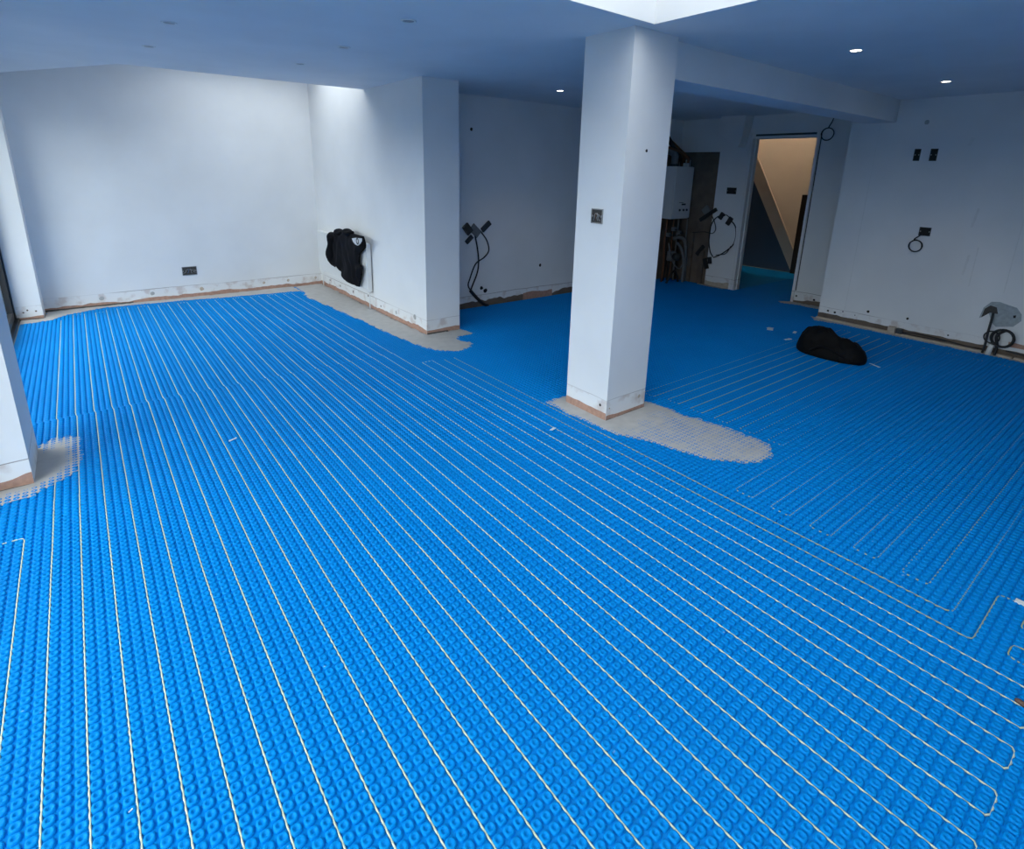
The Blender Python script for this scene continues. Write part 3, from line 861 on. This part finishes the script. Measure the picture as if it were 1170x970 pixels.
def wires(cols, spread=0.02):
    def f(t, m):
        for i, c_ in enumerate(cols):
            a = -spread+2*spread*i/max(1, len(cols)-1)
            pts_ = [m @ Vector(q) for q in ((a*1.4, -0.028, 0.002), (a*.8, -0.01, 0.010), (a+0.008, 0.006, 0.012), (a*.5-0.004, 0.014, 0.006), (a*.2, 0.02, 0.003))]
            b = bmesh.new(); tube(b, smooth_path(pts_, 5), 0.0022, 6); obj('wire', b, c_, t, True)
    return f
WG = simple('grey_wire', (0.30, 0.30, 0.30), .5); WB = simple('brown_wire', (0.12, .06, .03), .5); WBL = simple('blue_wire', (.05, .12, .3), .5)
wall_box('back_box', 'metal back box with wires on the left face of the pillar', 'back box', PX1, 2.436, 1.338, (-1, 0, 0), 0.098, 0.092, DARKBOX, wires([WG, WB, WG, WG]))
wall_box('back_box', 'double back box with wires low on the back wall', 'back box', 0.963, YB, 0.33, (0, -1, 0), 0.158, 0.105, DARKBOX, wires([WG, WBL, WG, WG], 0.05))
wall_box('back_box', 'left dark back box of the pair high on the right wall', 'back box', XR, 2.066, 1.85, (-1, 0, 0), 0.055, 0.115, HOLE, None, DARKPLASTIC)
wall_box('back_box', 'right dark back box of the pair high on the right wall', 'back box', XR, 1.926, 1.85, (-1, 0, 0), 0.062, 0.115, HOLE, None, DARKPLASTIC)
t = wall_box('back_box', 'dark back box with a hanging cable coil on the right wall', 'back box', XR, 1.855, 1.105, (-1, 0, 0), 0.10, 0.085, HOLE, None, DARKPLASTIC)
def coil_pts(c, r, turns, nrm, tilt=0.0, n=24):
    m = orient(c, nrm); out = []
    for i in range(int(n*turns)+1):
        a = 2*math.pi*i/n+tilt
        out.append(m @ Vector((r*math.cos(a)*(1+0.03*math.sin(i*.7)), r*math.sin(a), 0.006+0.004*i/n)))
    return out
lead = [Vector(q)-t.location for q in ((XR-0.005, 1.87, 1.08), (XR-0.02, 1.90, 1.05), (XR-0.02, 1.93, 1.02))]
cp = [q-t.location for q in coil_pts((XR-0.005, 1.905, 0.955), 0.058, 2.2, (-1, 0, 0), 1.5)]
obj('cable_coil', tubeb(smooth_path(lead, 4)+cp, 0.006, 7), BLACK, t, True)
wall_box('back_box', 'dark back box on the plaster strip left of the doorway', 'back box', XD, 4.41, 1.40, (-1, 0, 0), 0.145, 0.088, HOLE, None, DARKPLASTIC)
# cable hanging from the ceiling right of the doorway
pts_ = [(XD-0.02, 3.175, 2.375), (XD-0.02, 3.19, 2.28), (XD-0.02, 3.225, 2.20)]
cp = coil_pts((XD-0.012, 3.225, 2.12), 0.072, 1.3, (-1, 0, 0), 1.4)
bm = bmesh.new(); tube(bm, smooth_path(pts_, 4)+cp, 0.006, 7)
tag(obj('hanging_cable', bm, BLACK, None, True), 'black cable with a loop hanging above the right of the doorway', 'cable')

# loose cables in the alcove
def yw(x, z, off=0.012): return Vector((x, YA-off, z))
t = thing('loose_cables', 'dark cables and sockets hanging from the alcove wall beside the wall end', 'cables', (3.65, YA, 0))
def add(t, name, bm, mat, sm=False):
    bmesh.ops.translate(bm, vec=-Vector(t.location), verts=bm.verts[:]); return obj(name, bm, mat, t, sm)
add(t, 'socket_box', barb((3.455, YA, 0.99), (3.53, YA, 0.90), 0.085, 0.03, (0, -1, 0)), DARKBOX)
add(t, 'connector', barb((3.69, YA-.01, 0.92), (3.80, YA-.01, 1.01), 0.055, 0.025, (0, -1, 0)), DARKPLASTIC)
add(t, 'connector', barb((3.47, YA-.01, 0.79), (3.55, YA-.01, 0.86), 0.045, 0.025, (0, -1, 0)), DARKPLASTIC)
add(t, 'mounting_plate', barb((3.55, YA, 0.97), (3.66, YA, 0.87), 0.10, 0.008, (0, -1, 0)), PIPEGREY)
add(t, 'cable', tubeb(smooth_path([yw(3.60, .86), yw(3.635, .70), yw(3.65, .55), yw(3.63, .42), yw(3.56, .27), yw(3.535, .21)], 6), 0.009, 7), BLACK, True)
add(t, 'cable', tubeb(smooth_path([yw(3.68, .90, .02), yw(3.76, .80, .02), yw(3.79, .68, .02), yw(3.72, .60, .02), yw(3.60, .53, .02), yw(3.52, .36, .02), yw(3.50, .28, .02), yw(3.55, .20, .02)], 6), 0.008, 7), BLACK, True)
add(t, 'conduit', tubeb(smooth_path([yw(3.53, .22, .02), yw(3.62, .12, .025), yw(3.72, .03, .03), yw(3.78, .006, .03)], 6), 0.02, 8), BLACK, True)

# black cable loop with taped ends between boiler and doorway
def xw(y, z, off=0.012): return Vector((XD-off, y, z))
t = thing('loose_cables', 'big black cable loop with taped ends between boiler and doorway', 'cables', (XD, 4.5, 0))
add(t, 'cable', tubeb(smooth_path([xw(4.46, 1.05), xw(4.58, 1.02), xw(4.66, .90), xw(4.67, .70), xw(4.63, .52), xw(4.57, .44)], 6), 0.008, 7), BLACK, True)
add(t, 'cable', tubeb(smooth_path([xw(4.36, .99), xw(4.28, .92), xw(4.25, .80), xw(4.27, .66), xw(4.36, .56), xw(4.48, .47), xw(4.56, .43)], 6), 0.008, 7), BLACK, True)
add(t, 'cable', tubeb(smooth_path([xw(4.30, .63, .02), xw(4.36, .52, .02), xw(4.44, .49, .02), xw(4.52, .47, .02)], 6), 0.006, 7), BLACK, True)
add(t, 'cable', tubeb(smooth_path([xw(4.50, 1.04, .02), xw(4.43, 1.06, .02), xw(4.37, 1.02, .02)], 6), 0.006, 7), BLACK, True)
add(t, 'cable', tubeb(smooth_path([xw(4.66, 1.03, .02), xw(4.60, .93, .02), xw(4.57, .84, .03), xw(4.62, .78, .03), xw(4.75, .79, .03), xw(4.95, .76, .04)], 6), 0.006, 7), BLACK, True)
for a, b, w in (((4.85, .955), (4.60, 1.13), .05), ((4.53, 1.00), (4.485, 1.085), .055), ((4.40, .93), (4.345, 1.03), .06), ((4.84, .44), (4.74, .58), .05), ((4.64, .25), (4.70, .40), .055), ((4.60, .33), (4.62, .43), .05)):
    add(t, 'taped_end', barb(xw(*a, .008), xw(*b, .008), w, 0.03, (-1, 0, 0)), BLACK)
add(t, 'junction_box', barb(xw(4.80, 1.06, .0), xw(4.72, 1.14, .0), .12, 0.03, (-1, 0, 0)), PIPEGREY)

# boxing above the plaster strip, under the ceiling
bm = bmesh.new(); prism_yz(bm, [(4.22, H), (4.60, H), (4.60, 2.17), (4.30, 1.98), (4.26, 2.05)], XD-0.18, XD)
obj('boxing', bm, WALL, w_door)

# ------------------------------------------------------------------ boiler and its pipes
BX0, BX1, BY0, BZ0, BZ1 = 6.90, 7.33, 5.04, 0.965, 1.72
t = thing('boiler', 'white wall-hung boiler with control knobs behind the pillar', 'boiler', ((BX0+BX1)/2, YA, BZ0))
add(t, 'casing', boxb(BX0, BX1, BY0+0.02, YA-0.005, BZ0, BZ1, 0.008), BOILER)
add(t, 'front_panel', boxb(BX0+0.004, BX1-0.004, BY0, BY0+0.018, BZ0+0.012, BZ1-0.004, 0.006), BOILER)
fp = add(t, 'control_panel', boxb(BX0+0.10, BX1-0.03, BY0-0.004, BY0, BZ0+0.07, BZ0+0.27), BOILER)
for x in (7.06, 7.155, 7.235):
    bm = bmesh.new(); lathe(bm, [(0, .016), (.014, .016), (.018, 0)], 14, orient((x, BY0-0.004, BZ0+0.13), (0, -1, 0)))
    k_ = add(t, 'knob', bm, DARKPLASTIC, True)
add(t, 'display', boxb(7.10, 7.20, BY0-0.006, BY0-0.004, BZ0+0.20, BZ0+0.225), DARKPLASTIC)
add(t, 'badge', boxb(7.04, 7.14, BY0-0.006, BY0-0.004, BZ0+0.235, BZ0+0.245), PIPEGREY)
t = thing('flue', 'grey flue elbow and copper pipes on top of the boiler', 'flue', (7.1, 5.2, BZ1))
add(t, 'elbow', tubeb(smooth_path([(7.02, 5.18, BZ1), (7.02, 5.18, BZ1+.14), (7.02, 5.24, BZ1+.20), (7.02, YA-.01, BZ1+.22)], 6), 0.05, 14), PIPEGREY, True)
add(t, 'collar', tubeb([(7.02, 5.18, BZ1), (7.02, 5.18, BZ1+.03)], 0.066, 14), DARKPLASTIC, True)
add(t, 'copper_pipe', tubeb([(6.92, 5.28, 2.12), (7.24, 5.10, BZ1+.12), (7.25, 5.10, BZ1)], 0.024, 10), COPPER, True)
add(t, 'copper_pipe', tubeb(smooth_path([(6.90, 5.22, 1.98), (7.05, 5.14, 1.93), (7.20, 5.16, 1.86), (7.24, 5.2, BZ1)], 5), 0.018, 10), COPPER, True)
add(t, 'cap', boxb(7.26, 7.31, 5.10, 5.16, BZ1, BZ1+0.10, 0.01), WHITEPL)
add(t, 'cap', boxb(7.15, 7.22, 5.06, 5.12, BZ1, BZ1+0.05, 0.008), WHITEPL)
add(t, 'lagging', tubeb([(6.85, 5.25, 2.16), (7.10, 5.20, 1.90), (7.32, 5.22, 1.76)], 0.035, 10), FOAM, True)
t = thing('boiler_pipework', 'tangle of pipes, valves and lagging below the boiler', 'pipes', (7.1, 5.2, 0))
for x, y, r, m_ in ((6.93, 5.14, .015, COPPER), (7.00, 5.18, .024, FOAM), (7.07, 5.12, .011, COPPER), (7.13, 5.17, .026, FOAM), (7.20, 5.13, .012, PIPEGREY), (7.27, 5.16, .022, FOAM), (7.31, 5.05, .010, PIPEGREY)):
    add(t, 'pipe', tubeb(smooth_path([(x, y, 0.0), (x+random.uniform(-.03, .03), y-.02, .3), (x+random.uniform(-.02, .02), y, .6), (x, y, BZ0)], 5), r, 9), m_, True)
for x, z in ((6.94, .70), (7.06, .78), (7.20, .72)):
    add(t, 'valve', boxb(x-.022, x+.022, 5.07, 5.13, z, z+.06, .008), PIPEGREY)
    add(t, 'valve_handle', boxb(x-.03, x+.03, 5.05, 5.065, z+.02, z+.035, .004), DARKPLASTIC)
bm = bmesh.new(); lathe(bm, [(0, .07), (.05, .07), (.055, .05), (.055, -.03), (.035, -.06), (0, -.06)], 16, orient((7.05, 5.02, .40), (-.3, -1, .1))); add(t, 'pump', bm, DARKPLASTIC, True)
add(t, 'pump_body', boxb(6.99, 7.11, 5.04, 5.14, .33, .48, .02), PIPEGREY)
add(t, 'waste_pipe', tubeb(smooth_path([(7.30, 5.0, 0), (7.29, 5.0, .35), (7.26, 5.02, .62), (7.18, 5.08, .68), (7.10, 5.12, .66)], 6), .028, 10), PIPEGREY, True)
add(t, 'waste_pipe', tubeb(smooth_path([(7.20, 4.95, 0), (7.20, 4.96, .3), (7.17, 5.0, .5), (7.15, 5.08, .6)], 6), .020, 10), PIPEGREY, True)
add(t, 'hose', tubeb(smooth_path([(6.84, 4.98, .02), (6.90, 4.95, .16), (7.0, 4.96, .20), (7.08, 4.97, .12), (7.1, 4.96, .02)], 6), .016, 8), BLACK, True)
add(t, 'hose', tubeb(smooth_path([(6.86, 5.02, .62), (6.92, 5.0, .42), (7.02, 4.99, .28), (7.14, 4.98, .22), (7.2, 4.97, .3)], 6), .010, 8), PIPEGREY, True)
add(t, 'vertical_duct', boxb(7.325, XD+.01, 4.93, 4.99, 0, .75, .004), BROWN)
add(t, 'board', boxb(7.335, XD+.008, 4.72, 4.80, 0, .5, .004), BROWN)

# ------------------------------------------------------------------ radiator and jacket
t = thing('radiator', 'white panel radiator under the black jacket', 'radiator', (XJ, 6.6, 0.2))
RY0, RY1, RZ0, RZ1 = 5.88, 7.48, 0.215, 0.765
bm = bmesh.new()
n = 50
for i in range(n):     # pressed flutes
    a = RY0+(RY1-RY0)*i/n; b = RY0+(RY1-RY0)*(i+1)/n
    box(bm, 2.492, 2.502+0.0, a+0.006, b-0.006, RZ0+0.03, RZ1-0.03)
box(bm, 2.498, 2.510, RY0, RY1, RZ0, RZ1)
add(t, 'front_plate', bm, RAD)
add(t, 'back_plate', boxb(2.530, 2.542, RY0+.01, RY1-.01, RZ0, RZ1), RAD)
add(t, 'top_grille', boxb(2.490, 2.545, RY0, RY1, RZ1-.008, RZ1+.006, .003), RAD)
add(t, 'end_cap', boxb(2.490, 2.545, RY0-.004, RY0+.004, RZ0, RZ1, .002), RAD)
add(t, 'end_cap', boxb(2.490, 2.545, RY1-.004, RY1+.004, RZ0, RZ1, .002), RAD)
for y in (RY0+.2, RY1-.2): add(t, 'bracket', boxb(2.542, XJ, y, y+.03, RZ0+.05, RZ1-.05), METAL)
for y in (RY0+.03, RY1-.03): add(t, 'tail_pipe', tubeb([(2.52, y, RZ0+.02), (2.52, y, .0)], .0075, 8), RAD, True)

# jacket: thick cloth with folds, outline in (y, z) on the wall side
JO = [(386, 261), (392.5, 263.3), (395, 261.5), (400, 264.4), (408, 267), (415.8, 269.5), (418, 277), (418.5, 284), (415, 288), (411.8, 291), (411.2, 301), (415.2, 304.6), (413.5, 318), (411.2, 328.4), (406, 327), (399, 323.3), (392, 318.2), (391.5, 311.5), (385.5, 304.6), (383, 305.8), (376.2, 299), (376, 289), (377.2, 278.5), (380.5, 266)]
def back_x(u, v, X):
    a = (u-PCX)/FPX; b = (v-PCY)/FPX
    Dv = _F+a*_r2+b*_d2; tt = X/Dv.x
    return Vector((X, Dv.y*tt, CAMH+Dv.z*tt))
XJK = 2.455
out = [back_x(u, v, XJK) for u, v in JO]
poly = [(p.y, p.z) for p in out]
py = [p[0] for p in poly]; pz = [p[1] for p in poly]
res = 0.012
gy = np.arange(min(py), max(py)+res, res); gz = np.arange(min(pz), max(pz)+res, res)
Yg, Zg = np.meshgrid(gy, gz, indexing='ij'); ins = in_poly(Yg, Zg, poly); dd = dist_poly(Yg, Zg, poly)
vid = {}; vv_ = []; ff_ = []
def jk(i, j, side):
    key = (i, j, side)
    if key in vid: return vid[key]
    yv, zv, d0 = Yg[i, j], Zg[i, j], dd[i, j]
    edge = math.sqrt(min(1, d0/0.07))
    fold = 0.018*math.sin(yv*34+2.2*noise.noise(Vector((yv*3, zv*3, 0)))*3)*min(1, max(0, (0.75-zv)*2.5))+0.012*noise.noise(Vector((yv*12, zv*8, 5)))
    thick = 0.050*edge+fold*edge
    xv = XJK-thick if side == 0 else XJK+0.022*edge
    vid[key] = len(vv_); vv_.append((xv, yv, zv)); return vid[key]
cells = ins[:-1, :-1] & ins[1:, :-1] & ins[1:, 1:] & ins[:-1, 1:]
for i, j in zip(*np.nonzero(cells)):
    ff_.append((jk(i, j, 0), jk(i, j+1, 0), jk(i+1, j+1, 0), jk(i+1, j, 0)))
    ff_.append((jk(i, j, 1), jk(i+1, j, 1), jk(i+1, j+1, 1), jk(i, j+1, 1)))
    for (di, dj, a, b) in ((-1, 0, (i, j), (i, j+1)), (1, 0, (i+1, j+1), (i+1, j)), (0, -1, (i+1, j), (i, j)), (0, 1, (i, j+1), (i+1, j+1))):
        ii, jj = i+di, j+dj
        if not (0 <= ii < cells.shape[0] and 0 <= jj < cells.shape[1] and cells[ii, jj]):
            ff_.append((jk(*a, 0), jk(*b, 0), jk(*b, 1), jk(*a, 1)))
t = thing('jacket', 'black jacket with a silver badge draped over the radiator', 'jacket', (XJK, 6.45, 0.78))
me = bpy.data.meshes.new('jacket_body'); me.from_pydata([tuple(Vector(v)-t.location) for v in vv_], [], ff_); me.materials.append(BLKCLOTH)
me.polygons.foreach_set('use_smooth', [True]*len(me.polygons))
jb = bpy.data.objects.new('jacket_body', me); link(jb, t)
sm_ = jb.modifiers.new('soften', 'SMOOTH'); sm_.factor = 0.5; sm_.iterations = 4
# collar pulled over the top, shoulder yoke, badge
for u in (388, 397.5):
    c0 = back_x(u, 265.5, XJK-0.02)
    bm = bmesh.new(); bmesh.ops.create_icosphere(bm, subdivisions=3, radius=1)
    for v in bm.verts: v.co = c0+Vector((v.co.x*.06, v.co.y*.12, v.co.z*.035+.01*math.sin(v.co.y*5)))
    add(t, 'collar', bm, BLKCLOTH, True)
add(t, 'radiator_fold', boxb(2.452, 2.50, min(py)+.22, max(py)-.25, 0.735, 0.80, .018), BLKCLOTH, True)
sl = [back_x(u, v, XJK-0.045) for u, v in ((380, 268), (378, 282), (378.5, 298))]
add(t, 'sleeve', tubeb(smooth_path(sl, 6), [.055+.012*math.sin(i*.9) for i in range(13)], 12), BLKCLOTH, True)
bp_ = [back_x(402+a*10.5, 272+b*9, XJK-.075) for a, b in ((0, 0.05), (.35, -.02), (1.0, .05), (1.0, .38), (.85, .72), (.6, .95), (.35, .8), (.12, .45))]
bm = bmesh.new(); f1 = [bm.verts.new(p) for p in bp_]; f2 = [bm.verts.new(p+Vector((.012, 0, 0))) for p in bp_]
bm.faces.new(f1); bm.faces.new(f2[::-1])
for i in range(len(f1)): bm.faces.new((f1[i], f2[i], f2[(i+1) % len(f1)], f1[(i+1) % len(f1)]))
bd = add(t, 'badge', bm, BADGE)
bm = bmesh.new(); cpt = back_x(408.3, 275.5, XJK-.078); lathe(bm, [(.020, 0), (.030, .003), (.038, 0)], 16, orient(cpt, (-1, 0, 0))); add(t, 'badge_ring', bm, DARKPLASTIC)

# ------------------------------------------------------------------ black bag on the floor
def bag():
    # lumpy heap: main mound towards the doorway, lower tail towards the camera side
    bm = bmesh.new(); bmesh.ops.create_icosphere(bm, subdivisions=5, radius=1.0)
    a = Vector((5.36, 2.14, 0)); b = Vector((5.33, 1.84, 0)); ax = (b-a); Lh = ax.length; ax.normalize(); sd = Vector((-ax.y, ax.x, 0))
    mid = (a+b)/2
    for v in bm.verts:
        p = v.co.copy()
        s = p.x; t_ = (s+1)/2
        hgt = 0.31*(1-0.55*t_)*(1+0.10*math.sin(t_*9))
        wid = 0.19*(1-0.18*t_)
        q = mid+ax*(s*0.31)+sd*(p.y*wid)+Vector((0, 0, max(p.z, -0.25)*hgt*0.8+0.0))
        nn = noise.noise(Vector((q.x*7, q.y*7, q.z*9)))*0.055+noise.noise(Vector((q.x*17, q.y*17, q.z*20)))*0.034+abs(noise.noise(Vector((q.x*31, q.y*31, q.z*34))))*0.018
        q += p.normalized()*nn
        q.z = q.z+0.045 if p.z > -0.2 else 0.010
        q.z = max(q.z, 0.0096)
        v.co = q
    return bm
t = thing('bag', 'crumpled black bag lying on the mat near the right wall', 'bag', (5.35, 1.98, 0.0095))
add(t, 'bag_body', bag(), BAGMAT, True)
add(t, 'strap', tubeb(smooth_path([(5.17, 2.10, .06), (5.17, 2.02, .12), (5.18, 1.92, .11), (5.20, 1.82, .06)], 6), .012, 8), BLKCLOTH, True)
add(t, 'zip_pull', boxb(5.36, 5.375, 1.90, 1.915, .185, .20, .003), METAL)

# ------------------------------------------------------------------ right wall services
t = thing('plaster_patch', 'rough grey plaster patch low on the right wall', 'plaster patch', (XR, 1.1, .4))
def slab(pl, x1, x0):
    bm = bmesh.new()
    A = [bm.verts.new((x1, y, z)) for y, z in pl]; B = [bm.verts.new((x0, y, z)) for y, z in pl]
    bm.faces.new(A); bm.faces.new(B[::-1])
    for i in range(len(pl)): bm.faces.new((A[i], B[i], B[(i+1) % len(pl)], A[(i+1) % len(pl)]))
    return bm
pl = [(1.26, .33), (1.245, .44), (1.20, .505), (1.14, .515), (1.08, .50), (1.01, .485), (.965, .43), (.955, .37), (1.0, .305), (1.06, .29), (1.12, .275), (1.16, .31), (1.20, .40), (1.225, .36)]
add(t, 'skim', slab(pl, XR-.004, XR), PATCH)
add(t, 'bare_hole', slab([(1.245, .34), (1.235, .43), (1.20, .47), (1.15, .46), (1.13, .40), (1.19, .40)], XR-.0055, XR-.003), DARKBOX)
add(t, 'bare_hole', slab([(1.02, .41), (1.00, .415), (1.0, .39), (1.015, .385)], XR-.0055, XR-.003), HOLE)
t = thing('cable_coil', 'black cable coil hanging below the plaster patch on the right wall', 'cable', (XR, 1.08, .2))
cp = coil_pts((XR-.03, 1.045, .185), .082, 3.2, (-1, 0, 0), .4)
add(t, 'coil', tubeb(cp, .011, 8), BLACK, True)
cp = coil_pts((XR-.02, 1.125, .175), .058, 1.2, (-1, 0, 0), .4)
add(t, 'coil', tubeb(cp, .006, 8), BLACK, True)
add(t, 'feed_cable', tubeb(smooth_path([(XR-.01, 1.165, .40), (XR-.03, 1.16, .34), (XR-.04, 1.16, .22), (XR-.05, 1.155, .10), (XR-.055, 1.16, .012)], 6), .010, 8), BLACK, True)
add(t, 'feed_cable', tubeb(smooth_path([(XR-.02, 1.04, .26), (XR-.035, 1.09, .20), (XR-.035, 1.07, .10), (XR-.05, 1.07, .012)], 6), .012, 8), BLACK, True)
tag(obj('conduit', tubeb([(XR-.060, 1.118, 0.005), (XR-.055, 1.105, .11)], .022, 12), WHITEPL, None, True), 'short white conduit stub standing below the cable coil', 'conduit')
t = thing('junction_box', 'small pale junction box at the foot of the right wall', 'junction box', (XR, 1.90, .03))
add(t, 'box', boxb(XR-.055, XR-.002, 1.91, 1.98, .027, .085, .004), DUST)
add(t, 'cover', boxb(XR-.060, XR-.002, 1.845, 1.90, .027, .080, .004), DARKPLASTIC)
add(t, 'cable', tubeb(smooth_path([(XR-.03, 1.845, .045), (XR-.03, 1.70, .06), (XR-.03, 1.5, .055), (XR-.03, 1.3, .04), (XR-.03, 1.17, .045)], 6), .006, 7), BLACK, True)
add(t, 'cable', tubeb(smooth_path([(XR-.035, 1.845, .035), (XR-.045, 1.65, .04), (XR-.035, 1.45, .05)], 6), .005, 7), BLACK, True)
tag(obj('wall_cable', tubeb(smooth_path([(XR-.02, 1.0, .07), (XR-.025, .8, .06), (XR-.02, .5, .065), (XR-.02, .2, .05)], 6), .008, 8), BLACK, None, True), 'black cable running along the foot of the right wall past the coil', 'cable')

# ------------------------------------------------------------------ scraps on the mat
def scrap(x, y, L, W, ang, label):
    bm = bmesh.new(); box(bm, -L/2, L/2, -W/2, W/2, 0, .0025)
    bmesh.ops.subdivide_edges(bm, edges=bm.edges[:], cuts=3, use_grid_fill=True)
    for v in bm.verts:
        v.co.x += noise.noise(Vector((v.co.y*60, x, 0)))*L*.15; v.co.y += noise.noise(Vector((v.co.x*40, y, 3)))*W*.3
        v.co.z += abs(noise.noise(Vector((v.co.x*30, v.co.y*30, x))))*.006
    o = obj('paper_scrap', bm, PAPER); o.location = (x, y, .0094); o.rotation_euler.z = ang
    tag(o, label, 'scrap')
scrap(5.747, 2.776, .12, .06, .4, 'largest pale scrap on the mat left of the black bag')
scrap(5.841, 2.555, .08, .03, .2, 'small pale scrap just behind the black bag')
scrap(5.516, 2.47, .09, .03, -.3, 'thin pale scrap on the mat in front left of the black bag')
scrap(5.38, 1.62, .10, .02, 1.1, 'thin pale streak of scrap right of the black bag')
scrap(0.525, 3.358, .05, .012, .4, 'thin pale sliver lying among the cables near the left pier')
scrap(-0.123, 1.368, .010, .003, .5, 'tiny clear plastic sliver at the bottom left of the mat')
scrap(2.196, 2.348, .05, .02, .3, 'pale crumb on the mat left of the pillar foot')
